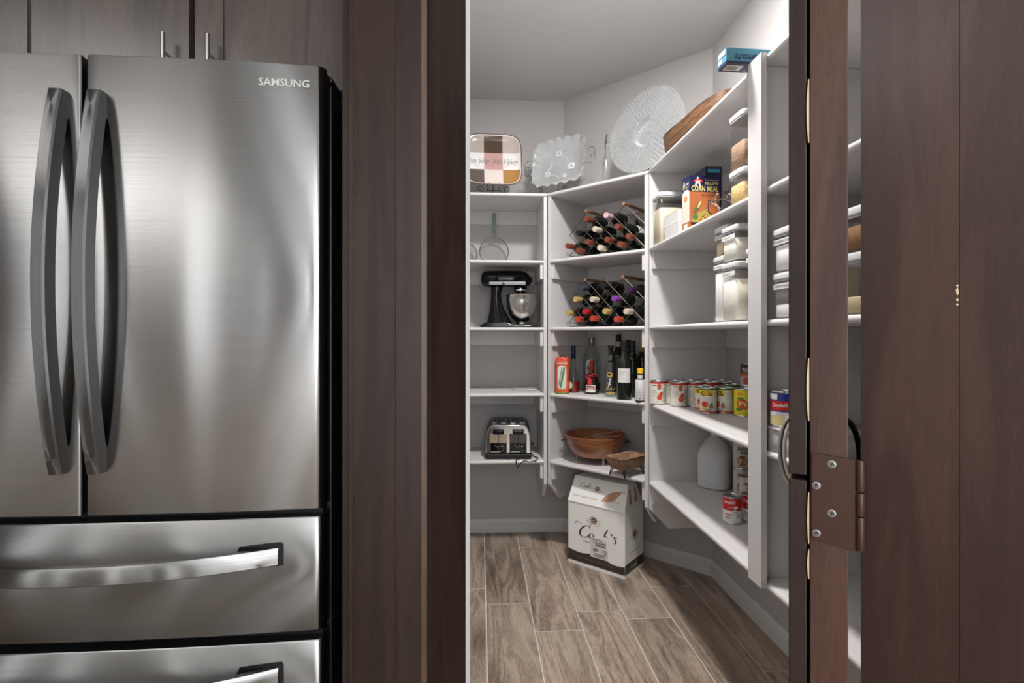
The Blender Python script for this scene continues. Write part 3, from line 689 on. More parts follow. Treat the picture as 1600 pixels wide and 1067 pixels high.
for s in (-1, 1):
    mb = MB(); X = s*hw*.98; mb.tube(catmull([(X, -.02, .045), (X+s*.045, -.02, .050), (X+s*.055, -.02, .0), (X+s*.045, -.02, -.050), (X, -.02, -.045)], 5), .0022, 6)
    mb.tube(spiral((X+s*.038, -.02, .0), .014, 1.2, 0, dirn=-s), .0019, 6); mb.build('handle', mat('wire_grey', (.20, .20, .20), .35, .9), gt)
ts_ = thing('plate_stand', 'low black wire plate stand with two curled hooks under the glass tray', 'stand', (J1.x+.03, J1.y+.045, LV[4]+.0005), math.radians(-28), 'plate stands on the top shelf')
for s in (-1, 1):
    mb = MB(); X = .074*s+.01; mb.tube([(X*.86, 0, .006)]+spiral((X, -.006, .036), .0145, 1.1, -PI/2, dirn=-s)[::1], .0021, 6); mb.build('hook', IRON, ts_)
MB().tube(catmull([(-.055, 0, .006), (-.02, -.004, .004), (.02, -.004, .009), (.04, 0, .012), (.072, 0, .006)], 6), .0026, 6).build('front_bar', IRON, ts_)
MB().tube([(0, 0, .003), (.01, .07, .003), (.01, .10, .10)], .0021, 6).build('back_leg', IRON, ts_)

# ---- round hammered glass platter
HAM = mat('hammered_glass', (.66, .69, .70), .09, trans=.75, ior=1.42)
rp = at_k(1011, 205, 2.665)
v = -ray(1011, 205).normalized(); rgt = Vector((cT, -sT, 0)); upv = rgt.cross(-v).normalized(); rgt = (-v).cross(upv).normalized()
nrm = (v*.70+rgt*(-.60)+upv*.38).normalized()
rd = thing('glass_platter', 'large round hammered clear-glass platter leaning at the shelf corner', 'platter', tuple(rp))
zax = nrm; xax = Vector((0, 0, 1)).cross(zax).normalized(); yax = zax.cross(xax)
rd.rotation_euler = Matrix((xax, yax, zax)).transposed().to_euler()
def hamp(u, v_):
    a = 2*PI*u; r = v_
    R = .221*r
    z = .004+.018*max(0, (r-.35)/.65)**1.3 if r > .37 else (-.016 if r < .30 else -.016+.020*(r-.30)/.07)
    ring = r*17; ph = (int(ring) % 2)*PI
    z += .0024*math.sin(ring*PI)*math.cos(a*max(8, int(74*max(.25, int(ring)/17))))*(1 if r > .37 else .5)
    return (R*math.cos(a), R*math.sin(a), z)
mb = MB(); mb.grid(lambda u, v_: hamp(u, v_), 260, 104, cu=True); mb.grid(lambda u, v_: (lambda q: (q[0], q[1], (q[2]-.0045)))(hamp(u, v_)), 130, 58, cu=True, flip=True)
for p in (hamp(0, 1.0),): pass
mb.tube([(.2215*math.cos(2*PI*k/80), .2215*math.sin(2*PI*k/80), .0205) for k in range(80)], .0028, 6, closed=True); mb.build('dish', HAM, rd, ang=60)
easel(Vector((rp.x+.02, rp.y+.05, LV[4]+.0005)), facing(rp)-math.radians(30), .1, 1.0, 'black wire plate stand behind the round hammered-glass platter')
# chrome handle peeping out left of it
hp = at_sum(947, 222, 3.62); ch = thing('serving_server', 'slim chrome server handle standing behind the round glass platter', 'server', tuple(hp), facing(hp))
mb = MB(); mb.tube([(.004, 0, .045), (-.001, 0, .0), (-.004, 0, -.012)], .0045, 8); mb.tube([(-.008, 0, -.004), (.012, 0, .001)], .0022, 6); mb.ball((-.005, 0, -.03), .005, 8, 6); mb.tube([(-.004, 0, -.012), (-.005, 0, -.13)], .0025, 6); mb.build('handle', mat('wire_grey', (.2, .2, .2), .35, .9), ch)
z_ = hp.z-LV[4]; MB().lathe([(.0001, -z_+.001), (.022, -z_+.001), (.022, -z_+.004), (.004, -z_+.008), (.003, -.10), (.0001, -.10)], 14).build('base', CHROME, ch)

# ---- long carved wooden bowl lying on the top shelf
OLIVE = wood('carved_wood', (.014, .005, .002), (.062, .026, .010), (.20, .105, .045), 'X', 3.0, .5, .1, rings=3.5, dist=7, knots=.7, fine=.8)
wb = thing('dough_bowl', 'long carved wooden dough bowl lying on the top shelf beside the glass platter', 'bowl', (.955, 2.175, LV[4]+.002), math.radians(96))
def boatf(hl, hwid, h, flare=.72):
    mb = MB(); n = 48
    prof = [(0, 0), (.76, 0), (.86, .05), (.94, .30), (.985, .75), (.995, 1), (.95, 1.0), (.90, .82), (.84, .42), (.70, .24), (0, .20)]
    vs = []
    for r, z in prof:
        for k in range(n):
            a = 2*PI*k/n; x, y = rsq(n, a, 3.4); wob = 1+.018*math.sin(3*a+1)+.012*math.sin(7*a); rise = 1+.16*(abs(x)**3); vs.append((x*hl*r*wob, y*hwid*r*wob, z*h*rise))
    return mb.add(vs, [(i*n+k, i*n+(k+1) % n, (i+1)*n+(k+1) % n, (i+1)*n+k) for i in range(len(prof)-1) for k in range(n)])
boatf(.262, .105, .108).build('bowl', OLIVE, wb, ang=60)

# ---- upside-down foil box overhanging the shelf
fb = thing('foil_box', 'blue box reading HEAVYDUTY lying upside down at the edge of the top shelf', 'box', (.727, 1.500, LV[4]+.0007), math.radians(3))
MB().box(0, .31, 0, .050, 0, .047).build('carton', TEAL, fb, smooth=False, bevel=.0008)
mb = MB(); mb.box(-.0003, .3103, -.0003, .0503, -.0004, .0075); mb.build('lid_flap', NAVY, fb, smooth=False)
A = Art(Plane((.155, -.0007, .0275), (-1, 0, 0), (0, 0, -1)))     # printed upside down: r=-x, u=-z
A.text('HEAVY', .0595, .0055, .059, .0160, bold=.05, off=.0007, m=0); A.text('DUTY', .1100, .0055, .040, .0160, bold=.015, off=.0007, m=0)
A.text('ALUMINUM FOIL', .060, .0215-.004, .045, .0035, m=0); A.rect(-.1545, .1545, -.0265+.007, -.0255+.007, m=1)
A.build('lettering', [NAVY, mat('pale_blue', (.45, .60, .66), .5)], fb)
A = Art(Plane((.03, .024, -.0007), (1, 0, 0), (0, -1, 0))); A.rect(-.022, .03, -.015, .015, m=0)
for i in range(16): A.rect(-.018+i*.0022, -.018+i*.0022+.0008*(1+i % 3*.4), -.011, .011, off=.0007, m=1)
A.build('barcode_label', [LBLW, INK], fb)
A = Art(Plane((-.0007, .025, .0235), (0, -1, 0), (0, 0, 1))); A.rect(-.020, .020, .006, .020, m=0); A.rect(-.018, .0, -.012, .0, m=1); A.build('end_print', [mat('pale_blue', (.45, .60, .66), .5), LBLW], fb)

# ================================================================== back bay
Yb = WB-PT-.001
def sieve(px, py, R, hl, label, lean, handle_col, yb):
    c = at_Y(px, py, yb); t = thing('sieve', label, 'sieve', (c.x, c.y, LV[3]+.0040), 0, 'sieves on the second shelf')
    t.rotation_euler = (-lean, 0, 0)
    MB().tube([(R*math.cos(2*PI*k/40), 0, R+R*math.sin(2*PI*k/40)+.001) for k in range(40)], .0030, 6, closed=True).build('rim', mat('sieve_rim', (.25, .24, .24), .35, .9), t)
    mb = MB()
    for k in range(-13, 14):
        q = k/14*R; s_ = math.sqrt(R*R-q*q); dpt = .03
        P1 = [(q, dpt*(1-(q*q+(s_*(2*i/8-1))**2)/R/R), R+s_*(2*i/8-1)) for i in range(9)]
        P2 = [(s_*(2*i/8-1), dpt*(1-(q*q+(s_*(2*i/8-1))**2)/R/R), R+q) for i in range(9)]
        mb.tube(P1, .0005, 3); mb.tube(P2, .0005, 3)
    mb.build('wire_mesh', mat('mesh_wire', (.33, .32, .31), .4, .8), t)
    mb = MB(); mb.tube([(0, 0, 2*R), (0, -.002, 2*R+.03)], .0028, 6); mb.build('neck', mat('sieve_rim', (.25, .24, .24), .35, .9), t)
    mb = MB(); mb.lathe([(.0001, 2*R+.012), (.006, 2*R+.014), (.0085, 2*R+.03), (.0105, 2*R+.05), (.0115, 2*R+.09), (.0105, 2*R+hl-.01), (.006, 2*R+hl), (.0001, 2*R+hl+.001)], 14, (0, -.001, 0), sy=.6); mb.build('handle', handle_col, t)
    return t
SAGE = mat('sage_plastic', (.22, .28, .26), .35)
sieve(772, 385, .089, .155, 'round wire sieve with a sage green handle leaning upright on the second shelf', .04, SAGE, 3.235)
s2 = at_Y(733, 385, 3.235); t = sieve(727, 385, .072, .05, 'smaller wire sieve half hidden by the door casing', .06, SAGE, 3.238)

# ---- stand mixer
km = at_z(795, 511, LV[2]); mx_ = thing('stand_mixer', 'glossy black stand mixer with a steel bowl on the back shelf', 'mixer', (.172, 3.085, LV[2]+.0006), math.radians(-2))
S = .00372; X0 = 796; Y0_ = 511            # photo measures turned into metres on the shelf
def mxp(px, py): return ((px-X0)*S, (Y0_-py)*S)
mb = MB(); P_ = [mxp(*p) for p in ((751, 511), (840, 511), (842, 509.5), (838, 507.5), (815, 506.5), (800, 506), (790, 502), (760, 503), (752, 507), (750, 509))]
mb.extr(P_, -.065, .065, lambda p, e: (p[0], e, p[1])); mb.build('base', BLACKG, mx_, bevel=.006, seg=3)
mb = MB(); n = 20
col = [(761, 506, .058), (763, 497, .052), (766.5, 480, .042), (768, 466, .037), (768.5, 456, .036), (768, 447, .040)]
colr = [(800, 506), (796, 500), (787, 484), (783, 470), (782, 458), (785, 447)]
vs = []
for (lx, y, hw_), (rx, y2) in zip(col, colr):
    for k in range(n):
        a = 2*PI*k/n; cx, sy = rsq(n, a, 3.2); vs.append((((lx+rx)/2-X0)*S+cx*((rx-lx)/2+1.3)*S, sy*hw_*1.12, (Y0_-(y+y2)/2)*S))
mb.add(vs, [(i*n+k, i*n+(k+1) % n, (i+1)*n+(k+1) % n, (i+1)*n+k) for i in range(5) for k in range(n)]+[tuple(range(n))[::-1], tuple(5*n+k for k in range(n))]); mb.build('column', BLACKG, mx_, ang=70)
mb = MB(); n = 20; st_ = [(751.5, 434.5, 3, .02), (753, 434, 9.5, .042), (757, 434, 12.5, .052), (764, 434.3, 13.3, .058), (780, 434, 13.3, .060), (800, 433.5, 13.2, .060), (815, 433.5, 12.8, .058), (823, 434.5, 11.2, .052), (828, 436, 8.5, .042), (830.5, 437, 5, .03)]
vs = []
for px, cy, hh, hw_ in st_:
    for k in range(n):
        a = 2*PI*k/n; c_, s_ = rsq(n, a, 2.7); vs.append(((px-X0)*S, c_*hw_, (Y0_-cy)*S+s_*hh*S*(1 if s_ > 0 else .95)))
mb.add(vs, [(i*n+k, i*n+(k+1) % n, (i+1)*n+(k+1) % n, (i+1)*n+k) for i in range(len(st_)-1) for k in range(n)]+[tuple(range(n))[::-1], tuple((len(st_)-1)*n+k for k in range(n))]); hd = mb.build('head', BLACKG, mx_, ang=70)
a_, b_ = mxp(826, 436), mxp(833.5, 434.6); mb = MB(); mb.tube([(a_[0], 0, b_[1]), (b_[0], 0, b_[1])], .0155, 16); mb.build('attachment_hub', BLACKG, mx_)
MB().tube([(b_[0]-.0005, 0, b_[1]), (b_[0]+.003, 0, b_[1])], .0125, 16).build('hub_cap', CHROME, mx_)
z0, z1 = mxp(0, 445.0)[1], mxp(0, 439.6)[1]; mb = MB(); mb.box(mxp(764, 0)[0], mxp(822, 0)[0], -.0605, .0605, z0, z1); mb.build('trim_band', mat('band_metal', (.24, .235, .23), .4, 1), mx_, smooth=False, bevel=.003)
mb = MB(); mb.tube([(mxp(787, 0)[0], -.058, (z0+z1)/2-.001), (mxp(787, 0)[0], -.070, (z0+z1)/2-.001)], .0075, 10); mb.build('knob', BLACKP, mx_)
mb = MB(); cxm = mxp(814, 0)[0]; zt = mxp(0, 446)[1]; mb.lathe([(.034, zt), (.040, zt-.004), (.040, zt-.012), (.033, zt-.015)], 24, (cxm, 0, 0)); mb.lathe([(.030, zt-.027), (.033, zt-.024), (.033, zt-.032), (.02, zt-.036), (.0001, zt-.037)], 24, (cxm, 0, 0)); mb.build('planetary', BLACKG, mx_)
MB().lathe([(.0405, zt-.0155), (.041, zt-.017), (.041, zt-.025), (.0395, zt-.0265)], 24, (cxm, 0, 0)).build('drip_ring', CHROME, mx_)
MB().tube([(cxm, 0, zt-.035), (cxm, 0, zt-.12)], .006, 8).build('beater_shaft', CHROME, mx_)
bz = mxp(0, 506.5)[1]; cxb = mxp(816, 0)[0]; zr = mxp(0, 459.8)[1]
BST = mat('bowl_steel', (.62, .60, .57), .22, 1, aniso=.6)
MB().lathe([(.031, bz), (.033, bz+.004), (.030, bz+.014), (.034, bz+.02), (.055, bz+.034), (.074, bz+.062), (.086, bz+.10), (.0925, bz+.14), (.094, zr-.004), (.097, zr-.001), (.0965, zr), (.092, zr-.002), (.090, bz+.14), (.083, bz+.10), (.070, bz+.064), (.05, bz+.036), (.0001, bz+.026)], 48, (cxb, 0, 0)).build('mixing_bowl', BST, mx_, ang=60)

# ---- flat wire whisk heads on the fourth shelf
wp = at_z(820, 611, LV[1]); wk = thing('wire_rack', 'small bright wire cooling rack lying on the empty fourth shelf of the back bay', 'rack', (wp.x, wp.y+.03, LV[1]+.0006), math.radians(-6))
mb = MB()
mb.tube([(-.075, -.04, .010), (.075, -.04, .010), (.075, .05, .010), (-.075, .05, .010)], .0016, 5, closed=True)
for k in range(9): mb.tube([(-.064+k*.016, -.04, .0115), (-.064+k*.016, .05, .0115)], .0010, 5)
for sx_ in (-.06, .06):
    for sy_ in (-.04, .05): mb.tube([(sx_-.01, sy_, .010), (sx_, sy_, .0012), (sx_+.01, sy_, .010)], .0014, 5)
mb.tube(catmull([(-.02, -.045, .012), (-.01, -.05, .02), (.03, -.05, .019), (.045, -.045, .012)], 5), .0014, 5); mb.build('wires', CHROME, wk)

# ---- toaster with cord
tp = at_z(795.5, 717.5, LV[0]); ts = thing('toaster', 'chrome four-slice toaster with black levers and a trailing cord', 'toaster', (tp.x, tp.y+.085, LV[0]+.0006), facing(tp))
kt = tp.y+.0; u_ = .00362; Wt = .128
mb = MB(); mb.box(-Wt-.004, Wt+.004, -.090, .17, .004, .030); mb.build('base', BLACKP, ts, smooth=False, bevel=.006, seg=3)
mb = MB()
for x in (-.1, 0, .1):
    for y in (-.075, .15): mb.box(x-.013, x+.013, y-.012, y+.012, 0, .005)
mb.build('foot', BLACKP, ts, smooth=False)
sec = [(-Wt, .030), (-Wt+.001, .12), (-Wt+.006, .155), (-Wt+.018, .182), (-Wt+.036, .194), (Wt-.036, .194), (Wt-.018, .182), (Wt-.006, .155), (Wt-.001, .12), (Wt, .030)]
mb = MB(); mb.extr(sec, -.080, .165, lambda p, e: (p[0], e, p[1])); mb.build('body', CHROME, ts, bevel=.006, seg=3)
mb = MB(); sec2 = [(-Wt+.003, .163), (-Wt+.014, .186), (-Wt+.034, .199), (Wt-.034, .199), (Wt-.014, .186), (Wt-.003, .163)]
mb.extr(sec2, -.070, .160, lambda p, e: (p[0], e, p[1])); mb.build('top_cover', BLACKP, ts, bevel=.003)
for k in range(4):
    x = -.082+.0545*k; MB().box(x-.014, x+.014, -.055, .13, .1985, .2015).build('slot_frame', CHROME, ts, smooth=False, bevel=.001); MB().box(x-.010, x+.010, -.050, .125, .2018, .2025).build('slot', BLACKP, ts, smooth=False)
PANL = mat('champagne_panel', (.42, .34, .24), .3, .8); PANR = mat('dark_panel', (.10, .09, .085), .3, .8)
for s, pm in ((-1, PANL), (1, PANR)):
    cx = s*.056
    MB().box(cx-.049, cx+.049, -.0835, -.0805, .034, .145).build('front_panel', pm, ts, smooth=False, bevel=.001)
    MB().box(cx-.046, cx+.046, -.0862, -.0838, .036, .092).build('control_plate', BLACKG, ts, smooth=False, bevel=.001)
    MB().box(cx-.002, cx+.002, -.0850, -.0838, .092, .145).build('lever_track', BLACKP, ts, smooth=False)
    mb = MB(); mb.box(cx-.032, cx+.032, -.108, -.0862, .143, .170); mb.build('lever', BLACKG, ts, smooth=False, bevel=.008, seg=3)
    mb = MB(); random.seed(3)
    for k in range(5): mb.ball((cx-.018+.009*k, -.0868, .078-.006*(k % 3)), (.002, .0012, .002), 6, 4)
    for k in range(3): mb.ball((cx+.024, -.0868, .050+.012*k), (.0025, .0012, .0025), 6, 4)
    mb.build('indicator', mat('ivory_dots', (.6, .58, .52), .4), ts)
    mb = MB(); mb.box(cx-.042, cx+.012, -.0870, -.0862, .041, .0435); mb.build('printed_line', LBLW, ts, smooth=False)
    mb = MB(); mb.lathe([(.0001, 0), (.009, 0), (.008, .008), (.0001, .009)], 14); 
    for v_ in mb.v: v_.x, v_.y, v_.z = v_.x+cx+.031, -.0862-v_.z, v_.y+.062+.004
    mb.build('dial', BLACKP, ts)
cd = MB(); cd.tube(catmull([(Wt-.01, .03, .02), (Wt+.02, -.035, .006), (Wt+.038, -.060, .004), (Wt+.040, -.085, .004), (Wt+.024, -.120, .000), (Wt-.01, -.1245, -.006), (Wt-.035, -.1235, .000), (Wt-.055, -.1245, -.012), (Wt-.072, -.1255, -.034), (Wt-.080, -.1245, -.028), (Wt-.083, -.118, .004), (Wt-.06, -.098, .006)], 5), .0029, 6); cd.build('cord', BLACKP, ts)
MB().box(Wt+.006, Wt+.022, .02, .04, .055, .072).build('plug', BLACKP, ts, smooth=False, bevel=.002)

# ================================================================== corner bay
DV = Vector((1, 1, 0)).normalized()       # into the corner bay
def bottle_mesh(prof, seg=28): return MB().lathe(prof, seg)
CAPM = {}
def foil(name, col): return mat('foil_'+name, col, .38, .25)
FC = {'copper': (.19, .05, .03), 'cream': (.62, .54, .42), 'pink': (.60, .42, .45), 'gold': (.50, .38, .14), 'purple': (.22, .06, .34), 'red': (.50, .02, .03), 'orange red': (.48, .06, .03), 'black': (.015, .015, .018), 'blue': (.05, .06, .09), 'plum': (.05, .015, .06)}
BME = {}
def lying_bottle(px, py, z_shelf, colr, label, grp, dist=.035, glass=None):
    tip = at_sum(px, py, SUM-math.sqrt(2)*(D2-dist))
    o = bpy.data.objects.new('wine_bottle', None); C.objects.link(o); tag(o, label, 'bottle', grp)
    z = max(tip.z, z_shelf+.0385)
    o.location = Vector((tip.x, tip.y, z)); o.rotation_euler = (DV).to_track_quat('Z', 'X').to_euler()
    g = glass or BGLASS
    if 'b' not in BME:
        p = [(.0001, .30), (.029, .3005), (.0345, .296), (.035, .29), (.035, .125), (.032, .105), (.023, .088), (.0155, .074), (.0145, .05), (.0140, .002), (.0001, .0)]
        BME['b'] = bottle_mesh(p[::-1])
    b = BME['b'].build('glass', g, o, ang=50)
    MB().lathe([(.0001, -.0014), (.0145, -.0012), (.0152, .0), (.0152, .042), (.0150, .055), (.0148, .055)], 20).build('foil_capsule', foil(colr, FC[colr]), o, ang=50)
    MB().lathe([(.0352, .17), (.0354, .171), (.0354, .255), (.0352, .256)], 28).build('label', CREAM if colr not in ('red', 'copper') else LBLW, o)
    return o
def local_x(px, dist):
    p = at_sum(px, 500, SUM-math.sqrt(2)*(D2-dist)); return (Vector((p.x, p.y))-J1).dot(Vector((1, -1)).normalized())
WIRE = mat('rack_wire', (.10, .085, .08), .4, .8); DOW = wood('dowel_wood', (.10, .04, .02), (.26, .12, .06), (.42, .22, .12), 'Z', 3, .5, .1)
def rack(z, ax, ay, x_l, slope_x, label):
    """diamond lattice through an apex seen at pixel (ax, ay)"""
    f, bk = .085, .345; t = thing('wine_rack', label, 'rack', (J1.x, J1.y, z+.0006), -PI/4, 'diamond lattice wine racks')
    X = local_x(ax, f); Zt = at_sum(ax, ay, SUM-math.sqrt(2)*(D2-f)).z-z; s = .058
    xl = local_x(x_l, f); xr = .585
    nodes_ = {}
    for i in range(-14, 14):
        for j in range(0, 9):
            if (i+j) % 2: continue
            x, zz = X+i*s, Zt-j*s
            if x > xr+.002 or zz < .003-.02: continue
            zz = max(zz, .0035)
            if zz > Zt+.001-max(0, x-X) or zz > Zt+.001-max(0, (X-4*s)-x) or i < -6: continue
            nodes_[(i, j)] = (x, zz)
    for yy, nm in ((f, 'front_lattice'), (bk, 'back_lattice')):
        mb = MB()
        for (i, j), (x, zz) in nodes_.items():
            for di in (-1, 1):
                q = nodes_.get((i+di, j+1))
                if q: mb.tube([(x, yy, zz), (q[0], yy, q[1])], .0021, 6)
        mb.build(nm, WIRE, t)
    mb = MB(); xs_ = sorted(p[0] for p in nodes_.values()); lows = [p for p in nodes_.values() if p[1] < .07]
    for p in lows: mb.tube([(p[0], f, p[1]), (p[0], bk, p[1])], .0021, 6)
    for yy in (f, bk): mb.tube([(xs_[0], yy, .0027), (xs_[-1], yy, .0027)], .0021, 6)
    mb.build('base_wires', WIRE, t)
    for p in (nodes_[(0, 0)], nodes_[(-4, 0)]): 
        mb = MB(); mb.tube([(p[0], f-.012, p[1]+.004), (p[0], bk+.012, p[1]+.004)], .0088, 12); mb.build('wooden_dowel', DOW, t)
    return t
rack(LV[3], 976, 320, 886, 0, 'diamond lattice wine rack on the second shelf filled with mostly copper-capped bottles')
rack(LV[2], 974.5, 433.5, 886, 0, 'diamond lattice wine rack on the third shelf filled with red, cream and purple-capped bottles')
G1, G2 = 'bottles in the upper wine rack', 'bottles in the lower wine rack'
U = [(886.6, 383.9, 'copper', 'leftmost copper-capped wine bottle in the upper rack'), (903, 391.2, 'copper', 'copper-capped wine bottle in the bottom row of the upper rack, second from left'),
 (917.8, 377.6, 'copper', 'copper-capped wine bottle directly above and right of the bottom-row pair, upper rack'), (936.9, 390.6, 'cream', 'cream-capped wine bottle in the bottom row of the upper rack'),
 (948, 374.1, 'copper', 'copper-capped wine bottle in the middle of the upper rack'), (968, 381.2, 'copper', 'copper-capped wine bottle low at the right of the upper rack'),
 (981.4, 368.8, 'copper', 'rightmost copper-capped wine bottle in the upper rack'), (964, 353.6, 'copper', 'copper-capped wine bottle just under the rack peak, upper rack'),
 (929.3, 357.6, 'cream', 'cream-capped wine bottle in the upper part of the upper rack'), (915.5, 341.6, 'copper', 'copper-capped wine bottle topmost at the left of the upper rack'),
 (946.7, 336.3, 'pink', 'pale pink-capped wine bottle at the top of the upper rack'), (903, 363.5, 'black', 'black-capped wine bottle at the left edge of the upper rack')]
for px, py, c_, l_ in U: lying_bottle(px, py, LV[3], c_, l_, G1, dist=.03 if c_ != 'black' else .06)
Lw = [(886.8, 489, 'gold', 'gold-capped wine bottle at the far left of the lower rack'), (898.6, 467.6, 'gold', 'gold-capped wine bottle high on the left of the lower rack'),
 (924.9, 467.6, 'cream', 'cream-capped wine bottle high in the lower rack'), (959, 466.3, 'purple', 'purple-capped wine bottle in the lower rack'),
 (913.3, 486.8, 'red', 'crimson-capped wine bottle in the middle row of the lower rack'), (944.9, 486.3, 'gold', 'gold-capped wine bottle in the middle row of the lower rack'),
 (977.9, 486.3, 'cream', 'pale cream-capped wine bottle at the right of the lower rack'), (901.2, 498.6, 'orange red', 'orange-red-capped wine bottle at the left of the bottom row'),
 (924.9, 497.5, 'orange red', 'orange-red-capped wine bottle in the centre of the bottom row'), (962.7, 498.8, 'orange red', 'orange-red-capped wine bottle at the right of the bottom row'),
 (942, 447.6, 'black', 'black-capped wine bottle at the top of the lower rack'), (909.3, 449, 'blue', 'blue-grey-capped wine bottle at the upper left of the lower rack'), (983, 452, 'plum', 'dark purple-capped wine bottle at the upper right of the lower rack')]
for px, py, c_, l_ in Lw: lying_bottle(px, py, LV[2], c_, l_, G2, dist=.03 if c_ not in ('black', 'blue') else .055)

# ---- bottles and tin on the fourth shelf
Z4 = LV[1]
def stand(px, py, back, name, label, cat, grp=None, z=Z4, extra=0):
    p = on_shelf(px, py, z, back); p.z = z+.0006; return thing(name, label, cat, tuple(p), facing(p, extra), grp), p
GB = 'liquor bottles on the corner shelf'
t, p = stand(879, 615.4, .03, 'straw_tin', 'tall red tin with striped straws pictured in its window', 'tin', extra=math.radians(-4))
mb = MB(); n = 32; vs = []
for z in (0.010, .188):
    for k in range(n): x, y = rsq(n, 2*PI*k/n, 5); vs.append((x*.037, y*.037, z))
mb.add(vs, [(k, (k+1) % n, n+(k+1) % n, n+k) for k in range(n)]+[tuple(range(n))[::-1], tuple(n+k for k in range(n))]); mb.build('body', mat('tin_orange_red', (.62, .10, .03), .35, coat=.4), t, ang=50)
for z0, z1, m_, nm in ((0, .010, mat('tin_olive', (.14, .15, .04), .4), 'base_band'), (.188, .203, mat('tin_red_lid', (.60, .06, .03), .3, coat=.4), 'lid')):
    mb = MB(); vs = []
    for z, e in ((z0, .0378), (z1-.002, .0378), (z1, .036)):
        for k in range(n): x, y = rsq(n, 2*PI*k/n, 5); vs.append((x*e, y*e, z))
    mb.add(vs, [(i*n+k, i*n+(k+1) % n, (i+1)*n+(k+1) % n, (i+1)*n+k) for i in range(2) for k in range(n)]+[tuple(range(n))[::-1], tuple(2*n+k for k in range(n))]); mb.build(nm, m_, t, ang=50)
MB().lathe([(.009, .203), (.006, .208), (.010, .212), (.0001, .216)], 12).build('lid_knob', mat('brass', (.4, .25, .08), .35, .9), t)
A = Art(Plane((0, -.0374, 0), (1, 0, 0), (0, 0, 1)))
def rr_poly(x0, x1, y0, y1, r, n=5):
    o = []
    for cx, cy, a0 in ((x1-r, y1-r, 0), (x0+r, y1-r, PI/2), (x0+r, y0+r, PI), (x1-r, y0+r, 1.5*PI)):
        for k in range(n+1): a = a0+PI/2*k/n; o.append((cx+r*math.cos(a), cy+r*math.sin(a)))
    return o
A.poly(rr_poly(-.025, .024, .026, .158, .020), m=0, off=.0004); A.poly(rr_poly(-.0225, .0215, .029, .155, .018), m=1, off=.0006)
def stripe(x0, x1, w_, m, y0=.036, y1=.150): A.mb.m = m; A.mb.add([A.S(x0, y0, .0009), A.S(x0+w_, y0, .0009), A.S(x1+w_, y1, .0009), A.S(x1, y1, .0009)], [(0, 1, 2, 3)])
stripe(-.015, .008, .010, 2); stripe(.0, .018, .003, 0, .034, .14); stripe(-.0205, -.002, .0035, 3, .05, .15); stripe(.006, .0185, .004, 0, .032, .11); stripe(-.020, -.012, .004, 0, .08, .15)
for k in range(7): A.blob(-.008+k*.0035+(k % 2)*.004, .036+k*.016, .002, .004, off=.0011, m=3)
A.text('Coca-Cola', .0, .172, .056, .014, shear=.35, bold=.01, m=0, off=.0007)
A.build('print', [LBLW, mat('straw_pale', (.55, .58, .52), .5), GREEN, INK], t)

def glass_bottle(t, prof, glass, liquid=None, lvl=0, seg=32):
    MB().lathe(prof, seg).build('glass', glass, t, ang=50)
    if liquid:
        lp = [(max(.0001, r-.003), max(.004, z)) for r, z in prof if z < lvl]; lp = [(.0001, .004)]+[q for q in lp if q[0] > .001]+[(lp[-1][0], lvl), (.0001, lvl)]
        MB().lathe(lp, seg).build('liquid', liquid, t, ang=50)
def scaled(prof, R, H): 
    mr = max(r for r, z in prof); mh = max(z for r, z in prof); return [(r/mr*R, z/mh*H) for r, z in prof]
BORD = [(.0001, 0), (.95, 0), (1, .012), (1, .60), (.93, .67), (.6, .74), (.42, .80), (.38, .97), (.40, .98), (.40, 1), (.0001, 1)]
SLOPE = [(.0001, 0), (.95, 0), (1, .012), (1, .34), (.94, .42), (.62, .56), (.40, .66), (.34, .78), (.34, 1), (.0001, 1)]
t, p = stand(896, 616, .11, 'cognac_bottle', 'clear long-necked bottle of red liqueur with a navy cap', 'bottle', GB)
glass_bottle(t, scaled(SLOPE, .037, .225), CLEARG, mat('red_liqueur', (.20, .010, .014), .1, coat=.3), .062)
MB().lathe([(.0001, .268), (.0125, .268), (.0135, .264), (.0135, .192), (.0128, .191)][::-1], 18).build('cap', mat('navy_cap', (.012, .012, .045), .3), t)
A = Art(Cyl(.0374)); A.blob(-.022, .042, .017, .022, m=0, off=.0006); A.blob(-.022, .042, .010, .014, m=1, off=.0009); A.build('label', [YEL and mat('label_yellow', (.60, .52, .25), .5), LBLW], t)
t, p = stand(924.7, 613.4, .13, 'tequila_bottle', 'large clear glass bottle with a silver cap and white arched label', 'bottle', GB)
glass_bottle(t, scaled([(.0001, 0), (.94, 0), (1, .012), (1, .62), (.90, .70), (.62, .78), (.36, .85), (.32, .87), (.32, .95), (.0001, .95)], .051, .292), CLEARG)
MB().lathe([(.0001, .315), (.0165, .315), (.0178, .311), (.0178, .266), (.0165, .264)][::-1], 20).build('cap', mat('silver_cap', (.32, .32, .31), .3, .9), t)
A = Art(Cyl(.0514)); A.poly([(-.038, .035), (.018, .035), (.018, .155)]+[(-.010+.028*math.cos(a), .155+.030*math.sin(a)) for a in [PI*k/10 for k in range(1, 10)]]+[(-.038, .155)], m=0, off=.0006)
A.text('Jose', -.006, .156, .018, .010, m=1, off=.001); A.text('Cuervo', -.008, .138, .046, .020, bold=.03, m=1, off=.001); A.text('TRADICIONAL', -.008, .118, .036, .006, m=1, off=.001)
A.poly([(-.024+.010*math.cos(a), .082+.020*math.sin(a)) for a in [PI*k/8 for k in range(9)]]+[(-.034, .045), (-.014, .045)], m=2, off=.001); A.rect(-.045, .045, .032, .070, m=3, off=.0003, n=10)
A.build('label', [LBLW, INK, mat('print_maroon', (.12, .03, .02), .5), mat('label_navy', (.010, .018, .09), .4)], t)
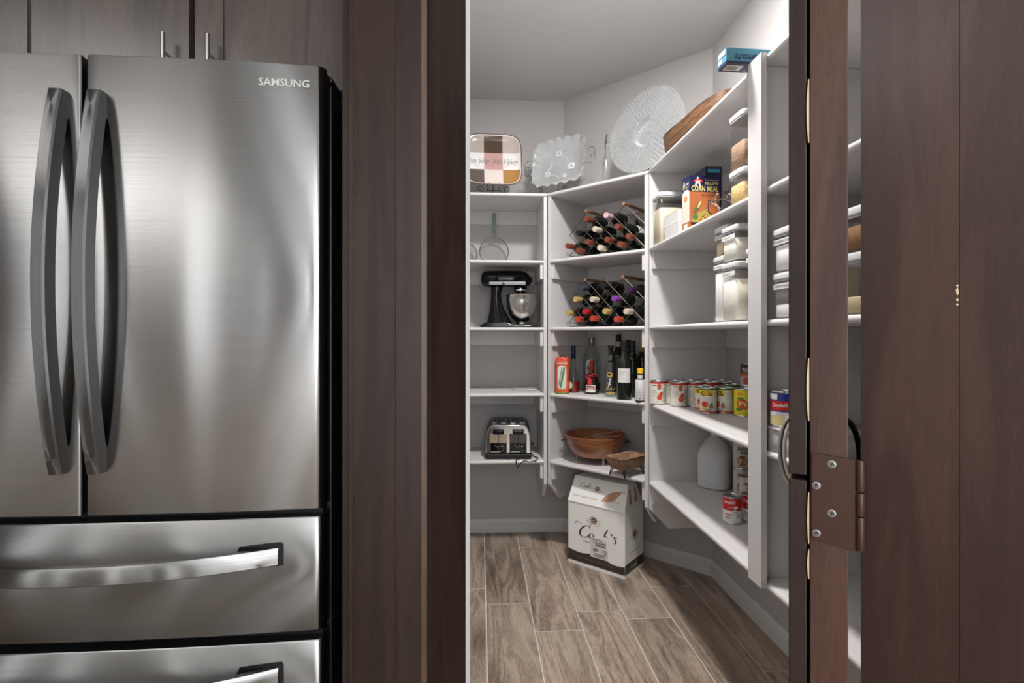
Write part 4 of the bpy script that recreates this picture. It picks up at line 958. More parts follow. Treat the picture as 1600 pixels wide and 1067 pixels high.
t, p = stand(925, 616.5, .045, 'liqueur_bottle', 'squat dark liqueur bottle with red neck ribbon in front of the large clear bottle', 'bottle', GB)
MB().lathe(scaled([(.0001, 0), (.95, 0), (1, .02), (1, .30), (.88, .42), (.55, .55), (.34, .66), (.30, .80), (.30, .99), (.0001, 1)], .0425, .180), 32).build('glass', mat('brown_glass', (.018, .006, .003), .08, coat=.3), t, ang=50)
MB().lathe([(.0140, .128), (.0146, .13), (.0142, .180), (.011, .185), (.0001, .186)], 18).build('cap', mat('red_cap', (.30, .025, .015), .3), t)
A = Art(Cyl(.0428)); A.rect(-.038, .019, .012, .052, m=0, n=6, off=.0006); A.rect(-.034, .015, .038, .046, m=1, n=6, off=.0009); A.rect(-.034, .015, .024, .036, m=2, n=6, off=.0009); A.rect(-.026, .007, .0265, .0335, m=0, n=5, off=.0011); A.build('label', [LBLW, mat('print_maroon', (.12, .03, .02), .5), RED], t)
mb = MB(); mb.tube([(.0235*math.cos(a), .0235*math.sin(a), .103+.006*math.sin(a)) for a in [2*PI*k/20 for k in range(20)]], .0032, 6, closed=True)
mb.tube(catmull([(-.012, -.030, .10), (-.020, -.040, .088), (-.030, -.036, .098)], 4), .0028, 5); mb.tube(catmull([(-.012, -.030, .10), (.012, -.036, .112), (.024, -.026, .108)], 4), .0028, 5)
mb.box(-.024, -.004, -.0465, -.0445, .055, .088); mb.ball((-.012, -.035, .100), .006, 8, 6); mb.build('ribbon', mat('red_ribbon', (.55, .02, .025), .4), t)
t, p = stand(954.3, 620.8, .05, 'bourbon_bottle', 'clear flask-shaped bottle with dark stopper and yellow printed emblem', 'bottle', GB)
glass_bottle(t, scaled([(.0001, 0), (.92, 0), (1, .02), (1, .50), (.93, .60), (.66, .68), (.44, .74), (.40, .77), (.40, .91), (.0001, .91)], .0335, .245), CLEARG)
MB().lathe([(.0001, .272), (.0155, .272), (.016, .270), (.016, .258), (.0122, .256), (.0122, .222)][::-1], 18).build('stopper', mat('dark_stopper', (.03, .014, .010), .5), t)
MB().lathe([(.0142, .180), (.0148, .181), (.0148, .190), (.0142, .191)], 18).build('neck_band', BLACKP, t)
A = Art(Cyl(.0339)); A.blob(-.006, .118, .018, .014, m=0, off=.0007); A.blob(-.006, .118, .012, .004, m=1, off=.001); A.rect(-.028, .028, .016, .026, m=0, n=8, off=.0006)
for q in ((-.016, .05, -.004, .10), (.004, .06, -.01, .095), (-.02, .075, .0, .062)): A.pen([(q[0], q[1]), ((q[0]+q[2])/2+.004, (q[1]+q[3])/2), (q[2], q[3])], .002, .005, m=1 if q[0] > 0 else 2, off=.0007)
for k in range(6): A.blob(-.024+k*.009, .040+.004*(k % 2), .003, .006, m=0, off=.0007)
A.build('print', [mat('print_mustard', (.42, .30, .08), .45), INK, LBLW], t)
t, p = stand(975.3, 625.5, .045, 'wine_bottle', 'dark wine bottle with a large plain white label standing on the corner shelf', 'bottle', GB)
MB().lathe(scaled(BORD, .0375, .298), 32).build('glass', BGLASS, t, ang=50)
MB().lathe([(.0152, .235), (.0156, .236), (.0156, .296), (.0150, .300), (.0001, .3004)], 20).build('foil_capsule', mat('foil_black', (.015, .015, .018), .38, .25), t)
A = Art(Cyl(.0379)); A.rect(-.0345, .0330, .088, .160, m=0, n=8, off=.0006); A.text('Domaine', -.004, .143, .034, .007, shear=.3, m=1, off=.001); A.text('& Fils', -.012, .133, .018, .006, shear=.3, m=1, off=.001); A.text('2 0 1 5', -.004, .124, .022, .003, m=1, off=.001); A.rect(-.024, .006, .105, .106, m=2, n=4, off=.001); A.build('label', [LBLW, GREYINK, GREYP], t)
def plainbottle(px, pyb, back, R, H, label, capcol, caph, extra=None, gl=None, lab=None):
    t, p = stand(px, pyb, back, 'wine_bottle', label, 'bottle', GB)
    MB().lathe(scaled(BORD, R, H), 28).build('glass', gl or BGLASS, t, ang=50)
    MB().lathe([(.0152, H-caph), (.0158, H-caph+.001), (.0158, H-.002), (.0150, H+.001), (.0001, H+.0012)], 18).build('foil_capsule', capcol, t)
    if lab: A = Art(Cyl(.0158)); A.rect(-.012, .012, lab[0], lab[1], m=0, n=5, off=.0006); A.build('neck_label', [mat('label_grey', (.45, .46, .44), .5)], t)
    return t
plainbottle(966, 617, .16, .036, .330, 'green wine bottle with black capsule standing behind the white-labelled bottle', mat('foil_black', (.015, .015, .018), .38, .25), .038, lab=(.262, .290))
plainbottle(981.5, 618.5, .115, .036, .302, 'slim black bottle with a gold neck stripe behind the white-labelled bottle', mat('foil_black', (.015, .015, .018), .38, .25), .045, lab=None)
plainbottle(988.5, 622.0, .065, .036, .296, 'black-capped dark bottle right of the white-labelled bottle', mat('foil_charcoal', (.03, .03, .034), .35, .3), .06)
plainbottle(1003.5, 621.0, .085, .036, .300, 'dark wine bottle with a gold capsule at the right end of the corner shelf', mat('foil_gold', (.42, .27, .10), .35, .5), .062)
t, p = stand(1000.5, 628.3, .030, 'bitters_bottle', 'small white-wrapped bottle with a bright yellow cap', 'bottle', GB)
MB().lathe([(.0001, 0), (.0235, 0), (.025, .003), (.025, .094), (.021, .106), (.0125, .112), (.0125, .135), (.0001, .135)], 24).build('glass', BGLASS, t, ang=50)
MB().lathe([(.0253, .007), (.0256, .008), (.0256, .098), (.022, .108), (.0218, .1075)], 24).build('wrapper', PAPERW, t); MB().lathe([(.0136, .112), (.014, .113), (.014, .128), (.0136, .129)], 16).build('neck_label', PAPERW, t)
MB().lathe([(.0001, .164), (.0140, .164), (.0155, .160), (.0155, .137), (.0145, .136)][::-1], 18).build('cap', mat('yellow_cap', (.78, .46, .01), .35), t)
A = Art(Cyl(.0257)); A.pen([(-.02, .055), (-.012, .058), (-.004, .053), (.004, .052)], .0008, .002, off=.0008); A.text('AROMATIC', -.004, .045, .026, .004, off=.0008); A.text('BITTERS', -.004, .032, .022, .004, off=.0008); A.blob(-.002, .018, .004, .003, off=.0008); A.build('lettering', GREYINK, t)

# ---- wooden bowl and tray on the bottom shelf
ACA = wood('acacia_wood', (.075, .020, .007), (.27, .088, .030), (.46, .19, .075), 'X', 3.2, .28, .5, rings=3.5, dist=5)
p = at_k(933, 680, 2.945); p = p-Vector((.012, .012, 0)); bw = thing('wooden_bowl', 'broad round polished wooden bowl on small metal feet', 'bowl', (p.x, p.y, LV[0]+.0006), math.radians(-12))
MB().lathe([(.0001, .040), (.075, .036), (.112, .036), (.128, .044), (.146, .075), (.163, .115), (.172, .144), (.174, .150), (.170, .1525), (.166, .148), (.156, .115), (.138, .075), (.118, .052), (.08, .047), (.0001, .046)], 56).build('bowl', ACA, bw, ang=60)
for px, py in ((898, 717), (944.5, 728.5), (972, 712)):
    q = at_z(px, py, LV[0]); l = Matrix.Rotation(math.radians(12), 3, 'Z') @ Vector((q.x-p.x, q.y-p.y, 0)); l = l*(.108/max(l.length, .001))
    mb = MB(); mb.tube([(l.x, l.y, .040), (l.x, l.y, .0)], .0050, 10); mb.tube([(l.x-.012, l.y, .038), (l.x+.012, l.y, .038)], .003, 8); mb.build('leg', SATIN, bw)
for s in (-1, 1):
    mb = MB(); X = .166*s; mb.tube(catmull([(X, -.018, .118), (X+s*.020, -.016, .112), (X+s*.024, 0, .110), (X+s*.020, .016, .112), (X, .018, .118)], 5), .0036, 7); mb.tube([(X-.002*s, -.018, .105), (X, -.018, .132)], .0042, 7); mb.tube([(X-.002*s, .018, .105), (X, .018, .132)], .0042, 7); mb.build('handle', mat('dark_chrome', (.08, .075, .07), .3, 1), bw)
for k, (a, ln) in enumerate(((.5, .22), (.9, .20))):
    sv = thing('salad_server', ['flat wooden salad server resting in the wooden bowl', 'second wooden salad server crossing the bowl towards the shelf edge'][k], 'utensil', (p.x+.015, p.y-.01+.04*k, LV[0]+.0006+.012*k), math.radians(-25+14*k), 'salad servers in the wooden bowl')
    mb = MB(); mb.tube([(-.10, 0, .104-.004*k), (0, 0, .122), (.128, 0, .152+.004*k)], lambda t: .0045+.004*(t > .9), 8); mb.build('handle', ACA, sv)
    mb = MB(); mb.ball((-.115, 0, .1005-.004*k), (.026, .018, .004), 12, 6); mb.build('blade', ACA, sv)
RUST = wood('rustic_wood', (.08, .04, .022), (.25, .145, .085), (.46, .30, .19), 'X', 3.5, .6, .0, rings=4, dist=5)
pA = at_k(969, 715, 2.585); tr = thing('wooden_tray', 'rustic rectangular wooden trough tray on hairpin legs in front of the round bowl', 'tray', (pA.x+.045, pA.y+.042, LV[0]+.0006), math.radians(36))
def trough(hl, hw_, z0, h):
    mb = MB(); o = [(-hl, -hw_), (hl, -hw_), (hl, hw_), (-hl, hw_)]; b = [(-hl*.80, -hw_*.62), (hl*.80, -hw_*.62), (hl*.80, hw_*.62), (-hl*.80, hw_*.62)]
    oi = [(x*.93, y*.84) for x, y in o]; bi = [(x*.90, y*.85) for x, y in b]
    vs = [(x, y, z0) for x, y in b]+[(x, y, z0+h) for x, y in o]+[(x, y, z0+h) for x, y in oi]+[(x, y, z0+.014) for x, y in bi]
    fs = [(3, 2, 1, 0)]
    for a in (0, 4, 8): fs += [(a+k, a+(k+1) % 4, a+4+(k+1) % 4, a+4+k) for k in range(4)]
    return mb.add(vs, fs+[(12, 13, 14, 15)])
trough(.098, .060, .040, .062).build('tray', RUST, tr, smooth=False, bevel=.003)
for sx_ in (-.070, .070):
    for sy_ in (-.036, .036): MB().tube([(sx_-.008, sy_, .040), (sx_+(.006 if sx_ > 0 else -.006), sy_*1.35, .0042), (sx_+.010, sy_, .040)], .0028, 6).build('leg', IRON, tr)

# ---- carton on the floor
A0, B0, C0 = Vector((.4845, 2.846)), Vector((.737, 2.615)), Vector((.898, 2.761))
rz = math.atan2(B0.y-A0.y, B0.x-A0.x); Lx, Ly, Hb = .342, .217, .3405
bx = thing('carton', 'white wine carton with script lettering and folded roof flaps standing on the floor', 'box', (A0.x, A0.y, .0006), rz)
CARD = mat('carton_white', (.90, .89, .86), .5); CHOC = mat('carton_dark', (.045, .035, .030), .4, coat=.15)
MB().box(0, Lx, 0, Ly, 0, Hb).build('body', CARD, bx, smooth=False, bevel=.0012)
rt = .060; zr = .466
mb = MB(); mb.extr([(0, .3412), (rt, zr), (Ly-rt, zr), (Ly, .3412)], .004, Lx-.004, lambda p_, e: (e if 0 else (e+(.010 if e < .1 else -.014)*((p_[1]-.3412)/(zr-.3412))), p_[0], p_[1])); mb.build('roof', CARD, bx, smooth=False, bevel=.0008)
mb = MB(); sl = Vector((0, rt, zr-.3412)).normalized()
def flap_pt(x, s, o): # along slope
    nrm_ = Vector((0, -sl.z, sl.y)); q = Vector((x, 0, .3385))+Vector((0, -.0015, 0))+sl*s+nrm_*o; return q
fl = [(-.001, 0), (Lx+.001, 0), (Lx-.010, .142), (.010, .142)]
mb.add([flap_pt(x, s, o) for o in (.0005, .003) for x, s in fl], [(3, 2, 1, 0), (4, 5, 6, 7)]+[(k, (k+1) % 4, 4+(k+1) % 4, 4+k) for k in range(4)]); fp = mb.build('roof_flap', CARD, bx, smooth=False)
mb = MB(); mb.box(Lx-.001, Lx+.0015, -.001, Ly+.001, .340, .364); mb.build('end_flap', CARD, bx, smooth=False)
MB().box(-.0004, Lx+.0004, -.0004, Ly+.0004, .3398, .3410).build('fold_line', mat('gold_line', (.25, .18, .08), .4), bx, smooth=False)
CF = Plane((0, -.0004, 0), (1, 0, 0), (0, 0, 1)); CS = Plane((Lx+.0004, 0, 0), (0, 1, 0), (0, 0, 1))
class Slope:
    def __call__(s, x, y, off): return flap_pt(x, y, .003+off)
def script_cooks(A, x, y, h, m, upto='Cooks'):
    """hand-lettered word built from pen strokes; h is the capital's height"""
    def P(L): return [(x+a*h, y+b*h) for a, b in L]
    A.pen(P([(-.35, .92), (-.30, 1.12), (-.02, 1.15), (.25, 1.02)]), .02*h, .05*h, m=m)
    A.pen(P([(.98, .80), (.96, .98), (.72, 1.0), (.34, .80), (.08, .45), (.10, .12), (.36, -.02), (.66, .06), (.90, .28)]), .03*h, .17*h, m=m)
    A.pen(P([(1.18, .48), (.98, .34), (.94, .10), (1.08, .0), (1.26, .12), (1.32, .34), (1.22, .48)]), .03*h, .12*h, m=m)
    if upto == 'Co': 
        A.pen(P([(2.62, 1.12), (2.40, .75), (2.28, .42)]), .03*h, .14*h, m=m); A.pen(P([(2.28, .42), (2.45, .52), (2.62, .44)]), .03*h, .06*h, m=m)
        A.pen(P([(2.92, .84), (2.95, .74), (2.86, .64)]), .03*h, .12*h, m=m)
        A.pen(P([(3.42, .58), (3.28, .66), (3.16, .56), (3.30, .36), (3.26, .16), (3.02, .16)]), .03*h, .12*h, m=m); return
    A.pen(P([(1.32, .34), (1.44, .44), (1.60, .46), (1.46, .34), (1.42, .10), (1.56, .0), (1.74, .12), (1.80, .34), (1.68, .48)]), .03*h, .12*h, m=m)
    A.pen(P([(2.30, 1.12), (2.14, .80), (1.98, .36), (1.88, .0)]), .03*h, .14*h, m=m); A.pen(P([(1.94, .26), (2.12, .46), (2.26, .44), (2.10, .28), (2.20, .02), (2.38, .08)]), .03*h, .11*h, m=m)
    A.pen(P([(2.62, 1.02), (2.64, .92), (2.56, .82)]), .03*h, .1*h, m=m)
    A.pen(P([(2.82, .50), (2.68, .50), (2.66, .36), (2.80, .22), (2.70, .02), (2.50, .04)]), .03*h, .11*h, m=m)
def crest(A, x, y, r, m_gold, m_red, m_w):
    for k in range(8): a = 2*PI*k/8; A.blob(x+r*.48*math.cos(a), y+r*.48*math.sin(a), r*.20, r*.12, rot=a, m=m_gold, off=.0006)
    A.blob(x, y, r*.42, r*.42, m=m_gold, off=.0007); A.blob(x, y, r*.31, r*.31, m=m_red, off=.0009); A.blob(x, y, r*.12, r*.16, m=m_w, off=.0011)
    for s in (-1, 1):
        A.pen([(x+s*r*.5, y-r*.25), (x+s*r*.95, y-r*.38), (x+s*r*1.2, y-r*.15)], r*.05, r*.12, m=m_gold); A.pen([(x+s*r*.6, y+r*.1), (x+s*r*1.0, y+r*.05), (x+s*r*1.5, y+r*.12)], r*.03, r*.10, m=m_gold)
        A.pen([(x+s*r*.2, y-r*.6), (x+s*r*.6, y-r*.75), (x+s*r*.9, y-r*.6)], r*.05, r*.12, m=m_gold)
A = Art(CF)
wav = [(0, .078), (.03, .074), (.08, .069), (.115, .074), (.15, .078), (.21, .075), (.26, .060), (.30, .056), (Lx, .062)]
A.mb.m = 0
pts = catmull([(a, b, 0) for a, b in wav], 4)
for i in range(len(pts)-1):
    A.mb.m = 0; A.mb.add([A.S(pts[i].x, .020, .0004), A.S(pts[i+1].x, .020, .0004), A.S(pts[i+1].x, pts[i+1].y, .0004), A.S(pts[i].x, pts[i].y, .0004)], [(0, 1, 2, 3)])
    A.mb.m = 1; A.mb.add([A.S(pts[i].x, pts[i].y, .0005), A.S(pts[i+1].x, pts[i+1].y, .0005), A.S(pts[i+1].x, pts[i+1].y+.0016, .0005), A.S(pts[i].x, pts[i].y+.0016, .0005)], [(0, 1, 2, 3)])
A.text('COOK\'S CALIFORNIA CHAMPAGNE CELLARS', .165, .046, .235, .0065, m=1); script_cooks(A, .072, .160, .066, 0, 'Co')
crest(A, .160, .262, .034, 1, 2, 3); A.text('CALIFORNIA', .135, .140, .075, .011, m=0)
A.rect(.140, .245, .068, .125, m=3, off=.0010); A.rect(.140, .236, .125, .172, m=3, off=.0010)
random.seed(5)
for x0, x1, y0, y1 in ((.158, .188, .100, .118), (.162, .226, .074, .092)):
    x = x0
    while x < x1: w2 = random.choice((.0009, .0016, .0024)); A.rect(x, min(x+w2, x1), y0, y1, m=0, off=.0013); x += w2+random.choice((.0010, .0016))
for r_ in range(5):
    for q in range(9):
        if random.random() < .75: A.rect(.212+q*.0032, .2145+q*.0032, .094+r_*.006, .098+r_*.006, m=0, off=.0013) if r_ < 4 else None
A.text('TALL005', .194, .149, .076, .0105, bold=.04, m=0, off=.0013, rot=0); A.text('744402', .203, .1355, .062, .0125, bold=.05, m=0, off=.0013); A.text('NATIONAL', .180, .163, .066, .009, bold=.03, m=0, off=.0013); A.text('CALIFORNIA', .165, .130, .036, .004, m=0, off=.0013)
MT = [CHOC, mat('print_bronze', (.25, .17, .08), .4), mat('print_maroon', (.12, .03, .02), .5), LBLW, mat('print_tan', (.50, .30, .17), .5)]
A.build('front_print', MT, bx)
A = Art(CS); A.rect(0, Ly, .020, .070, m=0); A.rect(0, Ly, .070, .0718, m=1, off=.0005); crest(A, Ly*.50, .205, .038, 1, 2, 3); A.text('CALIFORNIA', Ly*.5, .118, .100, .0065, m=1)
script_cooks(A, Ly*.32, .035, .024, 3); A.text('BRUT', Ly*.14, .045, .020, .003, m=1); A.text('CELLARS', Ly*.86, .045, .026, .003, m=1); A.build('side_print', MT, bx)
A = Art(Slope()); script_cooks(A, .055, .085, .026, 0); crest(A, .162, .090, .024, 1, 2, 3); A.text('GRAND RESERVE SPUMANTE', .10, .036, .155, .0065, m=1)
A.poly([(.195, .030), (.215, .062), (.240, .082), (.275, .098), (.300, .098), (.302, .088), (.288, .070), (.270, .048), (.245, .036)], m=4); A.text('BRUT', .312, .100, .028, .0075, m=0); A.text('OPEN HERE', .280, .042, .055, .0065, m=1); A.build('flap_print', MT, bx)
A = Art(Plane((Lx-.0035, 0, .3412), (0, 1, 0), (-.10, 0, 1)))
for yy in (.075, .135): A.poly([(yy-.010, .025), (yy-.012, .045), (yy-.006, .060), (yy-.008, .095), (yy+.006, .100), (yy+.010, .070), (yy+.013, .045), (yy+.008, .026)], m=4, off=.0016)
A.build('bottle_print', MT, bx)
# ================================================================== right bay
def rbox(mb, x0, x1, y0, y1, z0, z1, r=.012, n=4, taper=0):
    """upright box with rounded vertical edges"""
    def ring(z, e):
        o = []
        for cx, cy, a0 in ((x1-r, y1-r, 0), (x0+r, y1-r, PI/2), (x0+r, y0+r, PI), (x1-r, y0+r, 1.5*PI)):
            for k in range(n+1): a = a0+PI/2*k/n; o.append((cx+(r-e)*math.cos(a), cy+(r-e)*math.sin(a), z))
        return o
    rs = [ring(z0, .002), ring(z0+.002, 0), ring(z1-.002, 0), ring(z1, .002)] if z1-z0 > .006 else [ring(z0, 0), ring(z1, 0)]
    N = len(rs[0]); vs = [p for r_ in rs for p in r_]
    return mb.add(vs, [(i*N+k, i*N+(k+1) % N, (i+1)*N+(k+1) % N, (i+1)*N+k) for i in range(len(rs)-1) for k in range(N)]+[tuple(range(N))[::-1], tuple((len(rs)-1)*N+k for k in range(N))])
STUFFM = {'rice': mat('rice', (.64, .55, .42), .7, bump=.8, bscale=700, vary=.15, vscale=300), 'flour': mat('flour', (.80, .76, .68), .85, bump=.2, bscale=60),
          'sugar': mat('sugar', (.82, .80, .77), .8, bump=.3, bscale=300), 'oats': mat('oats', (.48, .34, .18), .8, bump=1, bscale=260, vary=.3, vscale=200),
          'pasta': mat('pasta', (.58, .40, .17), .7, bump=1, bscale=120, vary=.35, vscale=90), 'pretzel': mat('red_brown_snack', (.33, .20, .13), .6, bump=1, bscale=110, vary=.4, vscale=80),
          'brown sugar': mat('brown_sugar', (.22, .10, .035), .85, bump=.8, bscale=200, vary=.2, vscale=90), 'tan': mat('tan_flour', (.56, .44, .28), .85, bump=.3, bscale=100)}
SEAL = mat('seal_grey', (.30, .31, .33), .5)
DUSTY = mat('dusty_plastic', (.60, .57, .52), .5, alpha=.28)
def jar(x0, x1, y0, y1, z, h, content, fill, label, name='food_container', text=None, dusty=False, grp='white-lidded food containers', heap=0):
    """clear storage box; local -x is its front (towards the room)"""
    cx, cy = (x0+x1)/2, (y0+y1)/2; t = thing(name, label, 'container', (cx, cy, z+.0006), 0, grp); a, b = (x1-x0)/2, (y1-y0)/2
    hl = .026; hb = h-hl
    mb = MB(); rbox(mb, -a, a, -b, b, 0, hb, .014); mb.build('body', CLEARP, t, ang=50)
    mb = MB(); zt = .004+(hb-.012)*fill; N = 9; e = .0035; vs = []
    rbox(mb, -a+e, a-e, -b+e, b-e, .004, zt, .012); 
    if heap:
        mb.grid(lambda u, v: (-a+e+.003+(2*a-2*e-.006)*u, -b+e+.003+(2*b-2*e-.006)*v, zt-.003+heap*(.5+.5*math.sin(3.1*u+4*v+cx*9))*math.sin(PI*min(1, max(0, u)))**.3*(.4+.6*math.sin(PI*v))), N, N)
    mb.build('contents', STUFFM[content], t, ang=60)
    if dusty: mb = MB(); rbox(mb, -a+.002, a-.002, -b+.002, b-.002, zt, hb-.002, .012); mb.build('powder_film', DUSTY, t, ang=50)
    mb = MB(); rbox(mb, -a-.001, a+.001, -b-.001, b+.001, hb-.001, hb+.004, .015); mb.build('seal', SEAL, t, ang=50)
    mb = MB(); rbox(mb, -a-.003, a+.003, -b-.003, b+.003, hb+.0042, h-.004, .016); rbox(mb, -a+.006, a-.006, -b+.006, b-.006, h-.0045, h, .012); mb.build('lid', PLAST, t, ang=50, bevel=.0015)
    if text and set(text) == {'-'}:
        A = Art(Plane((-a-.0006, 0, hb-.014), (0, -1, 0), (0, 0, 1))); A.rect(-b+.006, b-.006, -.0075, .0075, m=0)
        for i in range(7): A.rect(-b+.014+i*.008, -b+.019+i*.008+.002*(i % 2), -.002, .0015, m=1, off=.0009)
        A.build('label', [LBLW, GREYP], t)
    elif text:
        A = Art(Plane((-a-.0006, 0, hb-.014), (0, -1, 0), (0, 0, 1))); A.rect(-b+.006, b-.006, -.0075, .0075, m=0); A.text(text, 0, 0, min(2*b-.02, .0065*len(text)), .0070, m=1, off=.0009, bold=.01)
        A2 = Art(Plane((0, -b-.0006, hb-.014), (1, 0, 0), (0, 0, 1))); A2.rect(-a+.012, a-.012, -.0075, .0075, m=0); A2.text(text, 0, 0, min(2*a-.03, .0065*len(text)), .0070, m=1, off=.0009, bold=.01)
        n0 = len(A.mb.v); A.mb.v += A2.mb.v; A.mb.f += [tuple(i+n0 for i in f) for f in A2.mb.f]; A.mb.mi += A2.mb.mi
        A.build('label', [LBLW, INK], t)
    return t
z2, z3, z4, z5 = LV[3], LV[2], LV[1], LV[0]
# second shelf
jar(.826, .985, 2.352, 2.462, z2, .238, 'rice', .80, 'tall white-lidded container of rice at the inner end of the right-hand second shelf', heap=0)
for k, (zz, yy, hh, xx) in enumerate(((z2, (2.120, 2.285), .052, .824), (z2+.0528, (2.136, 2.318), .051, .828))):
    t = thing('small_carton', ['lower small plain white carton beside the corn meal box', 'upper small plain white carton leaning on the rice container'][k], 'box', (xx, yy[0], zz+.0006), 0, 'plain white cartons')
    MB().box(0, .055, 0, yy[1]-yy[0], 0, hh).build('body', PAPERW, t, smooth=False, bevel=.002); MB().box(-.0006, .0556, (yy[1]-yy[0])*.1, (yy[1]-yy[0])*.9, hh-.001, hh+.0006).build('lid_flap', LBLW, t, smooth=False, bevel=.0008)
cm = thing('corn_meal_box', 'orange and navy box reading YELLOW CORN MEAL', 'box', (.840, 2.043, z2+.0006), math.radians(5))
W_, Dp, H_ = .128, .068, .216
MB().box(0, W_, 0, Dp, 0, H_).build('carton', mat('print_orange_red', (.43, .135, .05), .45), cm, smooth=False, bevel=.0008)
MB().box(-.0002, W_+.0002, -.0002, Dp+.0002, H_*.70, H_+.0004).build('navy_top', NAVY, cm, smooth=False)
A = Art(Plane((0, -.0004, 0), (1, 0, 0), (0, 0, 1)))
A.text('CORN MEAL', W_*.5, .164, .116, .0225, bold=.02, m=0); A.text('YELLOW', W_*.72, .186, .062, .0105, bold=.035, m=0); A.text('Enriched-Degerminated', W_*.73, .199, .060, .006, shear=.4, m=1)
A.text('A', W_*.26, .192, .028, .037, bold=.05, m=1); A.poly([(.012, .188), (.036, .193), (.058, .188), (.052, .199), (.036, .203), (.020, .199)], m=2, off=.0009); A.text('ALBERS', .0345, .1945, .027, .006, bold=.02, m=1, off=.0012)
A.text('The Original', W_*.62, .137, .060, .010, shear=.3, m=3)
A.poly([(.010, .045), (.040, .070), (.075, .085), (.115, .100), (.127, .095), (.127, .020), (.080, .012), (.010, .018)], m=4)
A.poly([(.077, .120), (.127, .110), (.122, .060), (.095, .055), (.075, .070)], m=3, off=.0008); A.poly([(.080, .115), (.122, .107), (.118, .066), (.096, .061), (.080, .074)], m=5, off=.0010)
A.blob(.028, .085, .022, .006, rot=.9, m=6, off=.0009); A.blob(.040, .100, .016, .004, rot=1.1, m=0, off=.0011); A.blob(.022, .050, .012, .012, m=6, off=.001)
for q in ((.055, .045), (.066, .052), (.062, .036), (.050, .034)): A.blob(q[0], q[1], .009, .008, m=3, off=.0010); A.blob(q[0], q[1], .006, .0055, m=7, off=.0012)
A.rect(.003, .040, .018, .028, m=8, off=.0010)
A.build('front_print', [mat('print_pale_yellow', (.74, .62, .22), .45), LBLW, RED, mat('print_dark_brown', (.07, .03, .015), .5), mat('print_olive_yellow', (.38, .30, .07), .5), mat('print_terracotta', (.42, .12, .04), .5), mat('print_leaf', (.10, .16, .05), .5), mat('print_amber', (.60, .32, .06), .5), INK], cm)
A = Art(Plane((-.0004, Dp, 0), (0, -1, 0), (0, 0, 1))); A.rect(.006, Dp-.004, .032, .150, m=0); A.poly([(.006+.029+.029*math.cos(a), .150+.014*math.sin(a)) for a in [PI*k/8 for k in range(9)]], m=0)
A.blob(.034, .128, .013, .013, m=1, off=.0008); A.blob(.034, .128, .008, .009, m=2, off=.001); A.rect(.018, .048, .006, .026, m=0); A.text('A', .020, .190, .018, .026, bold=.04, m=0, off=.0008); A.text('ALBERS', .046, .186, .030, .009, bold=.02, m=0, off=.0008); A.text('YELLOW CORN MEAL', .036, .172, .052, .006, bold=.02, m=3, off=.0008)
for k in range(9): A.rect(.012, Dp-.010, .038+k*.0085, .0395+k*.0085, m=4, off=.0008)
A.build('side_print', [CREAM, mat('print_terracotta', (.42, .12, .04), .5), mat('print_amber', (.60, .32, .06), .5), mat('print_pale_yellow', (.74, .62, .22), .45), mat('print_faint', (.52, .50, .44), .5)], cm)
nb = thing('navy_box', 'taller navy food box with a blue panel behind the corn meal box', 'box', (.952, 2.150, z2+.0006), 0)
MB().box(0, .070, 0, .12, 0, .290).build('carton', NAVY, nb, smooth=False, bevel=.001); MB().box(-.0004, .0704, -.0006, .001, .262, .284).build('top_panel', NAVY, nb, smooth=False)
A = Art(Plane((0, -.0008, 0), (1, 0, 0), (0, 0, 1))); A.rect(.008, .062, .262, .277, m=0, off=.0004); A.rect(.016, .052, .280, .286, m=1, off=.0004); A.build('front_print', [mat('print_sky', (.04, .28, .45), .5), mat('print_maroon', (.12, .03, .02), .5)], nb)
# twig bundle
tb = at_X(1128, 312, .862); tw = thing('dried_twigs', 'bundle of dried brown twigs lying between the corn meal box and the snack containers', 'twigs', (tb.x, tb.y, z2+.0006))
BARK = mat('bark', (.06, .032, .024), .8, bump=.5, bscale=300); BARKG = mat('bark_grey', (.26, .22, .19), .8, bump=.5, bscale=300)
def tpt(px, py, X=.862): q = at_X(px, py, X); return (q.x-tb.x, q.y-tb.y, max(.003, q.z-z2))
for pts, m_, r in (([(1145, 257), (1144.5, 280), (1139, 296), (1131, 312), (1126, 330)], BARK, .0024), ([(1121, 303), (1113, 314), (1106, 320), (1103, 328)], BARKG, .0030), ([(1106, 320), (1120, 313), (1136, 311)], BARK, .0022), ([(1120, 315), (1132, 308), (1143, 304)], BARK, .0020), ([(1131, 312), (1140, 315), (1144, 318)], BARK, .0028), ([(1112, 318), (1121, 322), (1124, 330)], BARKG, .0024), ([(1134, 311), (1139, 303), (1144, 306)], BARKG, .0020), ([(1116, 316), (1118, 310), (1119, 320), (1126, 326)], BARKG, .0020)):
    MB().tube(catmull([tpt(*q) for q in pts], 4), lambda t, r=r: r*(1.15-.6*t), 6).build('twig', m_, tw)
# snack containers
jar(.832, .93, 1.607, 1.700, z2, .116, 'pasta', .80, 'lower clear container of pasta behind the white post, second shelf', heap=.012)
jar(.832, .93, 1.607, 1.700, z2+.117, .182, 'pretzel', .55, 'upper clear container of reddish snacks stacked on the pasta container', heap=.015)
jar(.850, .95, 1.500, 1.598, z2, .118, 'pasta', .75, 'lower container hard behind the white post on the second shelf', heap=.01)
jar(.850, .95, 1.500, 1.598, z2+.119, .208, 'pretzel', .55, 'tallest snack container hard behind the white post')
